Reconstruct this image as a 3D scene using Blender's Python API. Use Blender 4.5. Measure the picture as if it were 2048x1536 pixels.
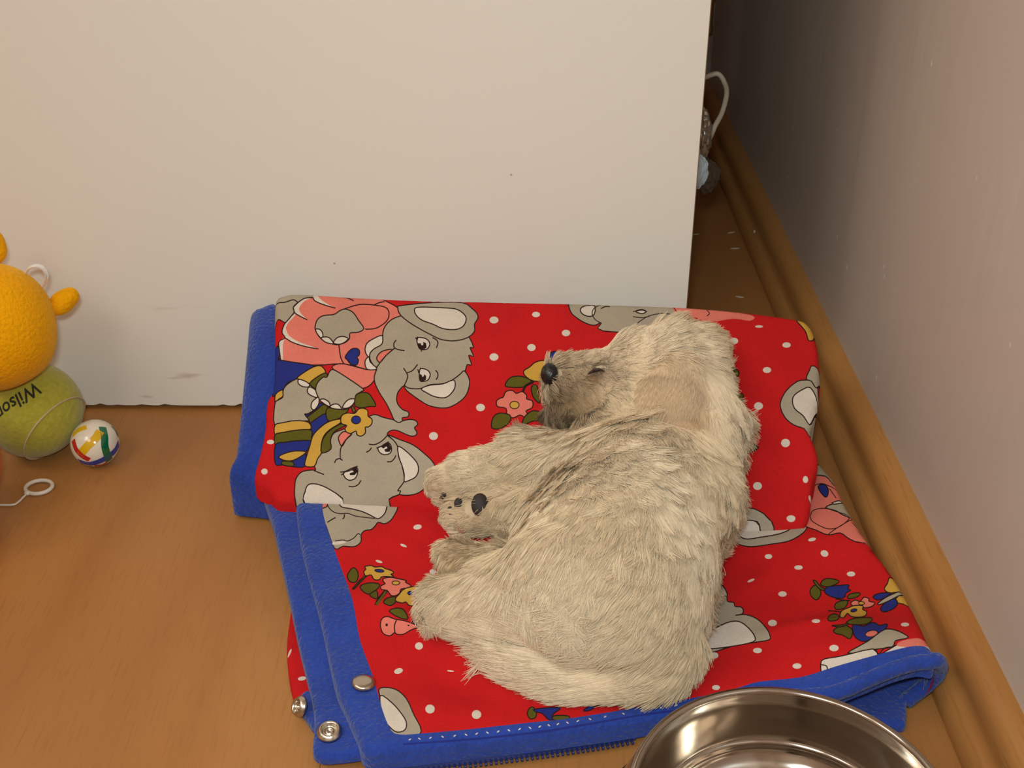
import bpy, bmesh, math, random
import numpy as np
from mathutils import Vector, Matrix, geometry, kdtree

random.seed(7); rng = np.random.default_rng(7)
for o in list(bpy.data.objects): bpy.data.objects.remove(o)
scene = bpy.context.scene
COL = scene.collection
PI = math.pi

# ------------------------------------------------------------------ camera
FPX, PITCH, CAMH = 2428.0, math.radians(30.1), 0.47
CP, SP = math.cos(PITCH), math.sin(PITCH)
cam = bpy.data.cameras.new('camera'); cam.sensor_width = 36.0; cam.lens = FPX / 2048 * 36.0
cam.clip_start = 0.02
cam_o = bpy.data.objects.new('camera', cam); COL.objects.link(cam_o)
cam_o.location = (0, 0, CAMH); cam_o.rotation_euler = (PI / 2 - PITCH, 0, 0)
scene.camera = cam_o

# ------------------------------------------------------------------ world, lights, exposure
world = bpy.data.worlds.new('room_air'); scene.world = world; world.use_nodes = True
world.node_tree.nodes['Background'].inputs[0].default_value = (1.0, 0.86, 0.70, 1)
world.node_tree.nodes['Background'].inputs[1].default_value = 0.05
# the camera's own flash, just above the lens
fl = bpy.data.lights.new('camera_flash', 'AREA'); fl.shape = 'RECTANGLE'; fl.size = 0.045; fl.size_y = 0.025
fl.energy = 2.15; fl.color = (0.75, 0.94, 1.0); fl.spread = math.radians(150)
flo = bpy.data.objects.new('camera_flash', fl); COL.objects.link(flo)
flo.location = (-0.012, 0.0, CAMH + 0.05); flo.rotation_euler = (PI / 2 - PITCH, 0, 0)
# hanging lamps of the room (warm bulbs), to the left and behind the camera
for i, (x, y) in enumerate([(-1.75, 0.15), (-1.35, -0.75), (-0.75, -1.4)]):
    l = bpy.data.lights.new('hanging_bulb', 'POINT'); l.shadow_soft_size = 0.38
    l.energy = 30.0; l.color = (0.94, 0.92, 0.86)
    lo = bpy.data.objects.new('hanging_bulb', l); COL.objects.link(lo); lo.location = (x, y, 2.05)
scene.view_settings.view_transform = 'Standard'; scene.view_settings.look = 'None'
scene.view_settings.exposure = -0.20; scene.view_settings.gamma = 1.0
scene.view_settings.use_curve_mapping = False

# ------------------------------------------------------------------ helpers
def ray(px, py):
    a = (px - 1024) / FPX; b = -(py - 768) / FPX
    return np.array([a, CP + b * SP, -SP + b * CP])
EYE = np.array([0, 0, CAMH])
def at(px, py, z=None, Y=None, X=None):
    r = ray(px, py)
    if z is not None: t = (z - CAMH) / r[2]
    elif Y is not None: t = Y / r[1]
    else: t = X / r[0]
    return EYE + t * r
def hit(px, py, h, c=0.0):
    """first point on the line of sight whose clearance over the height field h is c"""
    r = ray(px, py)
    def F(t):
        p = EYE + t * r; e = 0.004
        z0 = h(p[0], p[1]); gx = (h(p[0] + e, p[1]) - z0) / e; gy = (h(p[0], p[1] + e) - z0) / e
        return (p[2] - z0) / math.sqrt(1 + gx * gx + gy * gy) - c
    t0 = 0.25; t = t0
    while t < 2.0:
        t += 0.01
        if F(t) < 0: break
    a, b = t - 0.01, t
    for _ in range(22):
        m = (a + b) / 2
        if F(m) < 0: b = m
        else: a = m
    return EYE + a * r

def link(name, me, mat=None, parent=None):
    o = bpy.data.objects.new(name, me); COL.objects.link(o)
    if mat is not None:
        for m in (mat if isinstance(mat, (list, tuple)) else [mat]): me.materials.append(m)
    if parent is not None: o.parent = parent
    return o
def tag(o, label, cat, group=None):
    o['label'] = label; o['category'] = cat
    if group: o['group'] = group
    return o
def struct(o):
    o['kind'] = 'structure'; return o
def thing(name, label, cat, loc=(0, 0, 0), group=None):
    o = bpy.data.objects.new(name, None); COL.objects.link(o); o.location = loc; o.empty_display_size = 0.02
    return tag(o, label, cat, group)
def child(o, parent):
    """parent keeping world placement (parents are never rotated or scaled)"""
    o.parent = parent; o.location = Vector(o.location) - parent.matrix_basis.translation
    return o
def pchild(o, parent, root):
    o.parent = parent
    return o
def from_bm(name, bm, mat=None, parent=None, smooth=True):
    me = bpy.data.meshes.new(name); bm.normal_update(); bm.to_mesh(me); bm.free()
    if smooth:
        for p in me.polygons: p.use_smooth = True
    return link(name, me, mat, parent)
def pyd(name, v, f, mat=None, parent=None, smooth=True):
    me = bpy.data.meshes.new(name); me.from_pydata([tuple(map(float, p)) for p in v], [], f); me.update()
    if smooth:
        for p in me.polygons: p.use_smooth = True
    return link(name, me, mat, parent)
def box(name, lo, hi, mat, parent=None, bev=0.0):
    bm = bmesh.new(); bmesh.ops.create_cube(bm, size=1)
    for v in bm.verts: v.co = Vector([lo[i] + (v.co[i] + .5) * (hi[i] - lo[i]) for i in range(3)])
    if bev: bmesh.ops.bevel(bm, geom=bm.edges[:], offset=bev, segments=3, affect='EDGES', profile=.6)
    return from_bm(name, bm, mat, parent, smooth=False)
def catmull(P, n=6, closed=False):
    P = [np.asarray(p, float) for p in P]; out = []; N = len(P)
    rngk = range(N if closed else N - 1)
    for i in rngk:
        p0 = P[(i - 1) % N] if closed or i > 0 else P[0]; p1 = P[i % N]; p2 = P[(i + 1) % N]
        p3 = P[(i + 2) % N] if closed or i + 2 < N else P[-1]
        for k in range(n):
            t = k / n
            out.append(.5 * ((2 * p1) + (-p0 + p2) * t + (2 * p0 - 5 * p1 + 4 * p2 - p3) * t * t + (-p0 + 3 * p1 - 3 * p2 + p3) * t ** 3))
    if not closed: out.append(P[-1])
    return out
def tube(P, r, seg=10, closed=False, flat=(1, 1), cap=True):
    """verts, faces of a round tube along points P; r number or list"""
    P = [Vector(p) for p in P]; n = len(P); R = r if isinstance(r, (list, tuple, np.ndarray)) else [r] * n
    V = []; F = []; up = None
    for i in range(n):
        if closed: t = P[(i + 1) % n] - P[i - 1]
        else: t = P[min(i + 1, n - 1)] - P[max(i - 1, 0)]
        t.normalize()
        if up is None:
            up = Vector((0, 0, 1)) if abs(t.z) < .9 else Vector((1, 0, 0))
        s = t.cross(up).normalized(); up = s.cross(t).normalized()
        for k in range(seg):
            a = 2 * PI * k / seg
            V.append(P[i] + s * math.cos(a) * R[i] * flat[0] + up * math.sin(a) * R[i] * flat[1])
    m = n if closed else n - 1
    for i in range(m):
        for k in range(seg):
            a = i * seg + k; b = i * seg + (k + 1) % seg; j = ((i + 1) % n) * seg
            F.append((a, b, j + (k + 1) % seg, j + k))
    if not closed and cap:
        F.append(tuple(range(seg - 1, -1, -1))); F.append(tuple((n - 1) * seg + k for k in range(seg)))
    return V, F
def lathe(profile, seg=64, center=(0, 0, 0)):
    V = []; F = []; n = len(profile)
    for k in range(seg):
        a = 2 * PI * k / seg
        for r, z in profile: V.append((center[0] + r * math.cos(a), center[1] + r * math.sin(a), center[2] + z))
    for k in range(seg):
        for i in range(n - 1):
            a = k * n + i; b = ((k + 1) % seg) * n + i
            F.append((a, b, b + 1, a + 1))
    return V, F

# ------------------------------------------------------------------ materials
def srgb(*c):
    return tuple(((v / 255) / 12.92 if v / 255 <= .04045 else ((v / 255 + .055) / 1.055) ** 2.4) for v in c)
class NT:
    def __init__(s, name):
        s.m = bpy.data.materials.new(name); s.m.use_nodes = True; s.t = s.m.node_tree; s.n = s.t.nodes
        s.b = s.n['Principled BSDF']
    def node(s, typ, **kw):
        n = s.n.new(typ)
        for k, v in kw.items():
            if k.startswith('i_'):
                key = k[2:].replace('_', ' '); n.inputs[key].default_value = v
            else: setattr(n, k, v)
        return n
    def link(s, a, b): s.t.links.new(a, b)
def mat(name, rgb, rough=.6, metal=0.0, bump=0.0, scale=200, spec=.5, var=0.0, vscale=20, sheen=0.0, coat=0.0):
    k = NT(name); b = k.b
    b.inputs['Base Color'].default_value = (*rgb, 1); b.inputs['Roughness'].default_value = rough
    b.inputs['Metallic'].default_value = metal; b.inputs['Specular IOR Level'].default_value = spec
    if sheen: b.inputs['Sheen Weight'].default_value = sheen
    if coat: b.inputs['Coat Weight'].default_value = coat
    tc = k.node('ShaderNodeTexCoord')
    if var:
        nz = k.node('ShaderNodeTexNoise', i_Scale=vscale, i_Detail=4.0); k.link(tc.outputs['Object'], nz.inputs['Vector'])
        mr = k.node('ShaderNodeMapRange'); mr.inputs[1].default_value = .3; mr.inputs[2].default_value = .7
        mr.inputs[3].default_value = 1 - var; mr.inputs[4].default_value = 1 + var
        k.link(nz.outputs[0], mr.inputs[0])
        mx = k.node('ShaderNodeVectorMath', operation='SCALE'); mx.inputs[0].default_value = rgb
        k.link(mr.outputs[0], mx.inputs['Scale']); k.link(mx.outputs[0], b.inputs['Base Color'])
    if bump:
        nz = k.node('ShaderNodeTexNoise', i_Scale=scale, i_Detail=3.0); k.link(tc.outputs['Object'], nz.inputs['Vector'])
        bp = k.node('ShaderNodeBump', i_Strength=bump, i_Distance=.001); k.link(nz.outputs[0], bp.inputs['Height'])
        k.link(bp.outputs[0], b.inputs['Normal'])
    return k.m
def fabric(name, rgb, kind='cotton'):
    k = NT(name); b = k.b
    b.inputs['Roughness'].default_value = .9; b.inputs['Specular IOR Level'].default_value = .15
    tc = k.node('ShaderNodeTexCoord')
    def nz(s, d=2.0):
        n = k.node('ShaderNodeTexNoise', i_Scale=s, i_Detail=d); k.link(tc.outputs['Object'], n.inputs['Vector']); return n
    big = nz(45, 3.0); fine = nz(900 if kind == 'cotton' else 420, 2.0)
    add = k.node('ShaderNodeMath', operation='ADD'); k.link(big.outputs[0], add.inputs[0]); k.link(fine.outputs[0], add.inputs[1])
    mr = k.node('ShaderNodeMapRange'); mr.inputs[1].default_value = .6; mr.inputs[2].default_value = 1.4
    a = .10 if kind == 'cotton' else .2
    mr.inputs[3].default_value = 1 - a; mr.inputs[4].default_value = 1 + a; k.link(add.outputs[0], mr.inputs[0])
    sc = k.node('ShaderNodeVectorMath', operation='SCALE'); sc.inputs[0].default_value = rgb
    k.link(mr.outputs[0], sc.inputs['Scale']); k.link(sc.outputs[0], b.inputs['Base Color'])
    if kind == 'cotton':
        wx = k.node('ShaderNodeTexWave', i_Scale=330, i_Distortion=.6); wx.bands_direction = 'X'
        wy = k.node('ShaderNodeTexWave', i_Scale=330, i_Distortion=.6); wy.bands_direction = 'Y'
        for w in (wx, wy): k.link(tc.outputs['Object'], w.inputs['Vector'])
        mu = k.node('ShaderNodeMath', operation='MULTIPLY'); k.link(wx.outputs['Fac'], mu.inputs[0]); k.link(wy.outputs['Fac'], mu.inputs[1])
        hgt = mu.outputs[0]; st, ds = .25, .0006
    else:
        hgt = fine.outputs[0]; st, ds = .9, .0016
        b.inputs['Sheen Weight'].default_value = .25; b.inputs['Sheen Roughness'].default_value = .5
    bp = k.node('ShaderNodeBump', i_Strength=st, i_Distance=ds); k.link(hgt, bp.inputs['Height']); k.link(bp.outputs[0], b.inputs['Normal'])
    return k.m

def wood(name, c1, c2, c3, rough=.4, plank=True, along='Y', coat=0.15):
    k = NT(name); b = k.b; tc = k.node('ShaderNodeTexCoord')
    mp = k.node('ShaderNodeMapping'); k.link(tc.outputs['Object'], mp.inputs['Vector'])
    mp.inputs['Scale'].default_value = (1, .16, 1) if along == 'Y' else (.16, 1, 1)
    # cathedral figure: stretched distorted rings
    n1 = k.node('ShaderNodeTexNoise', i_Scale=7.0, i_Detail=2.0, i_Roughness=.5); k.link(mp.outputs[0], n1.inputs['Vector'])
    w = k.node('ShaderNodeMath', operation='MULTIPLY'); k.link(n1.outputs[0], w.inputs[0]); w.inputs[1].default_value = 9.0
    fr = k.node('ShaderNodeMath', operation='PINGPONG'); k.link(w.outputs[0], fr.inputs[0]); fr.inputs[1].default_value = 1.0
    # fine fibres
    mp2 = k.node('ShaderNodeMapping'); k.link(tc.outputs['Object'], mp2.inputs['Vector'])
    mp2.inputs['Scale'].default_value = (1, .06, 1) if along == 'Y' else (.06, 1, 1)
    n2 = k.node('ShaderNodeTexNoise', i_Scale=650.0, i_Detail=3.0); k.link(mp2.outputs[0], n2.inputs['Vector'])
    n3 = k.node('ShaderNodeTexNoise', i_Scale=5.0, i_Detail=2.0); k.link(mp.outputs[0], n3.inputs['Vector'])
    m1 = k.node('ShaderNodeMix', data_type='RGBA'); m1.inputs[6].default_value = (*c1, 1); m1.inputs[7].default_value = (*c2, 1)
    rr = k.node('ShaderNodeMapRange'); rr.inputs[1].default_value = .25; rr.inputs[2].default_value = .95; k.link(fr.outputs[0], rr.inputs[0])
    rr.inputs[3].default_value = 0; rr.inputs[4].default_value = .75
    k.link(rr.outputs[0], m1.inputs[0])
    m2 = k.node('ShaderNodeMix', data_type='RGBA'); m2.inputs[7].default_value = (*c3, 1); k.link(m1.outputs[2], m2.inputs[6])
    r2 = k.node('ShaderNodeMapRange'); r2.inputs[1].default_value = .52; r2.inputs[2].default_value = .75; r2.inputs[4].default_value = .4
    k.link(n2.outputs[0], r2.inputs[0]); k.link(r2.outputs[0], m2.inputs[0])
    r3 = k.node('ShaderNodeMapRange'); r3.inputs[1].default_value = .35; r3.inputs[2].default_value = .65; r3.inputs[3].default_value = .9; r3.inputs[4].default_value = 1.08
    k.link(n3.outputs[0], r3.inputs[0])
    sc = k.node('ShaderNodeVectorMath', operation='SCALE'); k.link(m2.outputs[2], sc.inputs[0]); k.link(r3.outputs[0], sc.inputs['Scale'])
    k.link(sc.outputs[0], b.inputs['Base Color'])
    b.inputs['Roughness'].default_value = rough; b.inputs['Specular IOR Level'].default_value = .35
    bp = k.node('ShaderNodeBump', i_Strength=.08, i_Distance=.0005); k.link(n2.outputs[0], bp.inputs['Height']); k.link(bp.outputs[0], b.inputs['Normal'])
    return k.m

M = {}
M['floor'] = wood('beech_laminate', srgb(166, 112, 60), srgb(156, 101, 51), srgb(138, 83, 39), rough=.42)
M['skirting'] = wood('brown_wood_moulding', srgb(176, 122, 66), srgb(158, 104, 53), srgb(132, 82, 40), rough=.35)
M['black'] = mat('black_rubber', (.012, .012, .012), .55, bump=.2, scale=400)

def wall_mat():
    k = NT('painted_plaster'); b = k.b; tc = k.node('ShaderNodeTexCoord')
    b.inputs['Roughness'].default_value = .38; b.inputs['Specular IOR Level'].default_value = .45
    n = k.node('ShaderNodeTexNoise', i_Scale=3.5, i_Detail=5.0); k.link(tc.outputs['Object'], n.inputs['Vector'])
    mp = k.node('ShaderNodeMapping'); mp.inputs['Scale'].default_value = (1, 1, .12); k.link(tc.outputs['Object'], mp.inputs['Vector'])
    n2 = k.node('ShaderNodeTexNoise', i_Scale=60, i_Detail=3.0); k.link(mp.outputs[0], n2.inputs['Vector'])
    mx = k.node('ShaderNodeMix', data_type='RGBA'); mx.inputs[6].default_value = (*srgb(200, 184, 170), 1); mx.inputs[7].default_value = (*srgb(184, 166, 152), 1)
    k.link(n.outputs[0], mx.inputs[0])
    # scattered pale chips
    vo = k.node('ShaderNodeTexVoronoi', i_Scale=26); k.link(tc.outputs['Object'], vo.inputs['Vector'])
    mr = k.node('ShaderNodeMapRange'); mr.inputs[1].default_value = .06; mr.inputs[2].default_value = .03; mr.inputs[3].default_value = 0; mr.inputs[4].default_value = .7
    k.link(vo.outputs['Distance'], mr.inputs[0])
    m2 = k.node('ShaderNodeMix', data_type='RGBA'); m2.inputs[7].default_value = (*srgb(235, 225, 212), 1)
    k.link(mx.outputs[2], m2.inputs[6]); k.link(mr.outputs[0], m2.inputs[0]); k.link(m2.outputs[2], b.inputs['Base Color'])
    bp = k.node('ShaderNodeBump', i_Strength=.18, i_Distance=.002); k.link(n2.outputs[0], bp.inputs['Height']); k.link(bp.outputs[0], b.inputs['Normal'])
    return k.m
M['wall'] = wall_mat()
M['ceiling'] = mat('ceiling_paint', srgb(225, 218, 205), .8, bump=.05)

def panel_mat():
    k = NT('white_laminate_panel'); b = k.b; tc = k.node('ShaderNodeTexCoord')
    b.inputs['Roughness'].default_value = .45; b.inputs['Specular IOR Level'].default_value = .3
    base = srgb(226, 216, 202)
    # tiny dark specks and faint brown scuffs gathered near the floor
    vo = k.node('ShaderNodeTexVoronoi', i_Scale=22); k.link(tc.outputs['Object'], vo.inputs['Vector'])
    mr = k.node('ShaderNodeMapRange'); mr.inputs[1].default_value = .024; mr.inputs[2].default_value = .012; mr.inputs[3].default_value = 0; mr.inputs[4].default_value = .55
    k.link(vo.outputs['Distance'], mr.inputs[0])
    mp = k.node('ShaderNodeMapping'); mp.inputs['Scale'].default_value = (.22, 1, 1); mp.inputs['Rotation'].default_value = (0, -.12, 0); k.link(tc.outputs['Object'], mp.inputs['Vector'])
    n = k.node('ShaderNodeTexNoise', i_Scale=95, i_Detail=3.0); k.link(mp.outputs[0], n.inputs['Vector'])
    r2 = k.node('ShaderNodeMapRange'); r2.inputs[1].default_value = .66; r2.inputs[2].default_value = .76; k.link(n.outputs[0], r2.inputs[0])
    sx = k.node('ShaderNodeSeparateXYZ'); k.link(tc.outputs['Object'], sx.inputs[0])
    low = k.node('ShaderNodeMapRange'); low.inputs[1].default_value = .01; low.inputs[2].default_value = .12; low.inputs[3].default_value = .5; low.inputs[4].default_value = 0
    k.link(sx.outputs['Z'], low.inputs[0])
    mu = k.node('ShaderNodeMath', operation='MULTIPLY'); k.link(r2.outputs[0], mu.inputs[0]); k.link(low.outputs[0], mu.inputs[1])
    m1 = k.node('ShaderNodeMix', data_type='RGBA'); m1.inputs[6].default_value = (*base, 1); m1.inputs[7].default_value = (*srgb(120, 84, 50), 1); k.link(mr.outputs[0], m1.inputs[0])
    m2 = k.node('ShaderNodeMix', data_type='RGBA'); m2.inputs[7].default_value = (*srgb(150, 118, 76), 1); k.link(m1.outputs[2], m2.inputs[6]); k.link(mu.outputs[0], m2.inputs[0])
    k.link(m2.outputs[2], b.inputs['Base Color'])
    return k.m
M['panel'] = panel_mat()

# ------------------------------------------------------------------ room shell
XW, YB, XL, YF, ZC = 0.246, 1.50, -2.6, -2.6, 2.45
fr = struct(box('floor', (XL, YF, -.05), (XW + .02, YB, -.0008), M['floor']))
edges = [XL, -1.81, -1.42, -1.03, -.64, -.096, .288 + .0]
for a, b_ in zip(edges[:-1], edges[1:]):
    p = box('plank', (a + .0002, YF, -.012), (min(b_, XW + .015) - .0002, YB, 0), M['floor'], fr, bev=.0003)
struct(box('wall_right', (XW, YF, -.05), (XW + .1, YB, ZC), M['wall']))
struct(box('wall_back', (XL, YB, -.05), (XW, YB + .1, ZC), M['wall']))
struct(box('wall_left', (XL - .1, YF, -.05), (XL, YB, ZC), M['wall']))
struct(box('wall_front', (XL, YF - .1, -.05), (XW, YF, ZC), M['wall']))
struct(box('ceiling', (XL, YF, ZC), (XW, YB, ZC + .1), M['ceiling']))
# moulded skirting: rounded toe, groove, rounded cap
prof = [(0, 0), (.0215, 0), (.0225, .004), (.0220, .009), (.0195, .0135), (.0165, .0155), (.0145, .0175), (.0135, .021), (.0138, .0245),
        (.0135, .030), (.0115, .0345), (.0075, .0378), (.0015, .0395), (0, .0395)]
def skirting(name, A, B, nrm):
    A = Vector(A); B = Vector(B); nrm = Vector(nrm); V = []; F = []
    for P in (A, B):
        for d, z in prof: V.append(P + nrm * d + Vector((0, 0, z)))
    n = len(prof)
    for i in range(n - 1): F.append((i, i + 1, n + i + 1, n + i))
    F.append(tuple(range(n))); F.append(tuple(range(2 * n - 1, n - 1, -1)))
    o = pyd(name, V, F, M['skirting'], smooth=False)
    bm = bmesh.new(); bm.from_mesh(o.data); bmesh.ops.recalc_face_normals(bm, faces=bm.faces); bm.to_mesh(o.data); bm.free()
    for p in o.data.polygons: p.use_smooth = len(p.vertices) == 4
    o.data.set_sharp_from_angle(angle=math.radians(50))
    return struct(o)
skirting('baseboard_right', (XW, YF, 0.0005), (XW, YB, 0.0005), (-1, 0, 0))
skirting('baseboard_back', (XL, YB, 0.0005), (XW, YB, 0.0005), (0, -1, 0))
# ------------------------------------------------------------------ folded sleeping bag: height fields
def sst(t):
    t = np.clip(t, 0, 1); return t * t * (3 - 2 * t)
def segdist(x, y, A, B):
    dx, dy = B[0] - A[0], B[1] - A[1]; L2 = dx * dx + dy * dy
    t = np.clip(((x - A[0]) * dx + (y - A[1]) * dy) / L2, 0, 1)
    return np.hypot(x - A[0] - t * dx, y - A[1] - t * dy), t
RIDGES = []
def ridge(p, q, amp, wid, z=.026):
    RIDGES.append((at(*p, z=z)[:2], at(*q, z=z)[:2], amp, wid))
ridge((690, 1190), (905, 1275), .0035, .006); ridge((830, 1300), (1010, 1390), -.0035, .011)
ridge((1500, 1290), (1720, 1258), .0026, .006); ridge((1470, 1200), (1650, 1105), .0020, .007)
ridge((690, 1075), (870, 1130), .0022, .008); ridge((860, 1050), (1000, 1110), -.0025, .010)
ridge((800, 1380), (1150, 1445), .0015, .010); ridge((1440, 1150), (1440, 1290), -.002, .012)
CL = at(545, 992, z=.04); CR = at(1605, 1052, z=.04)
def crease_y(x):
    return CL[1] + (x - CL[0]) * (CR[1] - CL[1]) / (CR[0] - CL[0])
def h_low(x, y):
    x = np.asarray(x, float); y = np.asarray(y, float)
    z = .0175 + .0145 * sst((y - .42) / .16)
    z = z + .0055 * sst((y - crease_y(x) + .035) / .03)
    z = z + .021 * sst((x - .06) / .14) * sst((.53 - y) / .06)
    for A, B, a, w in RIDGES:
        d, t = segdist(x, y, A, B)
        z = z + a * np.exp(-(d / w) ** 2) * (.4 + .6 * np.sin(PI * t))
    z = z + .0006 * np.sin(63 * x + 31 * y + 2 * np.sin(40 * y)) + .0004 * np.sin(140 * y - 50 * x)
    return z
def h_flap(x, y):
    x = np.asarray(x, float); y = np.asarray(y, float)
    t = np.maximum(y - crease_y(x), 0)
    z = .0408 + .0912 * (1 - np.exp(-t / .112)) - .008 * sst((x - .10) / .12) * sst(t / .1)
    z = z + .0012 * np.sin(26 * x + 9) * sst(t / .08) + .0005 * np.sin(75 * x + 50 * y)
    z = z + .003 * np.exp(-((x + .155) / .02) ** 2) * sst(t / .1)
    return z
def h_blue(x, y):
    x = np.asarray(x, float); y = np.asarray(y, float)
    return .022 + .092 * (1 - np.exp(-np.maximum(y - .625, 0) / .062)) + .0008 * np.sin(90 * y)
def support(x, y):
    x = np.asarray(x, float); y = np.asarray(y, float)
    return np.where(y > crease_y(x), h_flap(x, y), h_low(x, y))
def hitv(P, h):
    P = np.asarray(P, float); a = (P[:, 0] - 1024) / FPX; b = -(P[:, 1] - 768) / FPX
    R = np.stack([a, CP + b * SP, -SP + b * CP], 1); n = len(P)
    lo = np.full(n, .3); hi = np.full(n, 1.8); done = np.zeros(n, bool)
    for t in np.arange(.3, 1.8, .01):
        q = R * t; f = CAMH + q[:, 2] - h(q[:, 0], q[:, 1])
        new = (f < 0) & ~done; hi[new] = t; lo[new] = t - .01; done |= new
    for _ in range(18):
        m = (lo + hi) / 2; q = R * m[:, None]; f = CAMH + q[:, 2] - h(q[:, 0], q[:, 1])
        hi = np.where(f < 0, m, hi); lo = np.where(f < 0, lo, m)
    return R[:, :2] * lo[:, None]

# ------------------------------------------------------------------ the print: flat shapes traced on the cloth
ZO = {'A': (450, 560, 3.339), 'B': (520, 570, 6.0235), 'C': (700, 580, 5.1214), 'D': (520, 760, 5.389), 'E': (950, 580, 2.66),
      'F': (520, 960, 2.667), 'G': (1340, 960, 2.667), 'H': (800, 1150, 3.303), 'I': (1380, 1040, 3.938), 'J': (960, 560, 2.844),
      'K': (1360, 700, 3.745), 'L': (640, 980, 4.8), 'P': (0, 0, 1)}
def parse(z, s):
    ox, oy, k = ZO[z]; v = [float(q) for q in s.replace(',', ' ').split()]
    return [(ox + v[i] / k, oy + v[i + 1] / k) for i in range(0, len(v), 2)]
class Print:
    def __init__(s): s.items = []      # (colour, polygon px) painted in order
    def fill(s, z, c, pts, line=True, sm=True):
        P = parse(z, pts); P = catmull(P, 3, True) if sm else P
        s.items.append(('fill', c, np.array(P), 0))
        if line: s.stroke(P + [P[0]])
    def stroke(s, P, w=2.3):
        P = np.asarray(P, float)
        keep = [0] + [i for i in range(1, len(P)) if np.hypot(*(P[i] - P[i - 1])) > .4]; P = P[keep]
        if len(P) < 2: return
        T = np.gradient(P, axis=0); T /= np.maximum(np.hypot(T[:, 0], T[:, 1]), 1e-6)[:, None]
        s.items.append(('stroke', 'ink', P, w))
    def line(s, z, pts, w=2.3): s.stroke(catmull(parse(z, pts), 4), w)
    def oval(s, c, x, y, w, h, ang=0, line=False, z='P'):
        ox, oy, k = ZO[z]; x, y, w, h = ox + x / k, oy + y / k, w / k, h / k
        P = [(x + .5 * w * math.cos(a) * math.cos(ang) - .5 * h * math.sin(a) * math.sin(ang),
              y + .5 * w * math.cos(a) * math.sin(ang) + .5 * h * math.sin(a) * math.cos(ang)) for a in np.linspace(0, 2 * PI, 14, endpoint=False)]
        s.items.append(('fill', c, np.array(P), 0))
        if line: s.stroke(P + [P[0]], 1.8)

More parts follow.
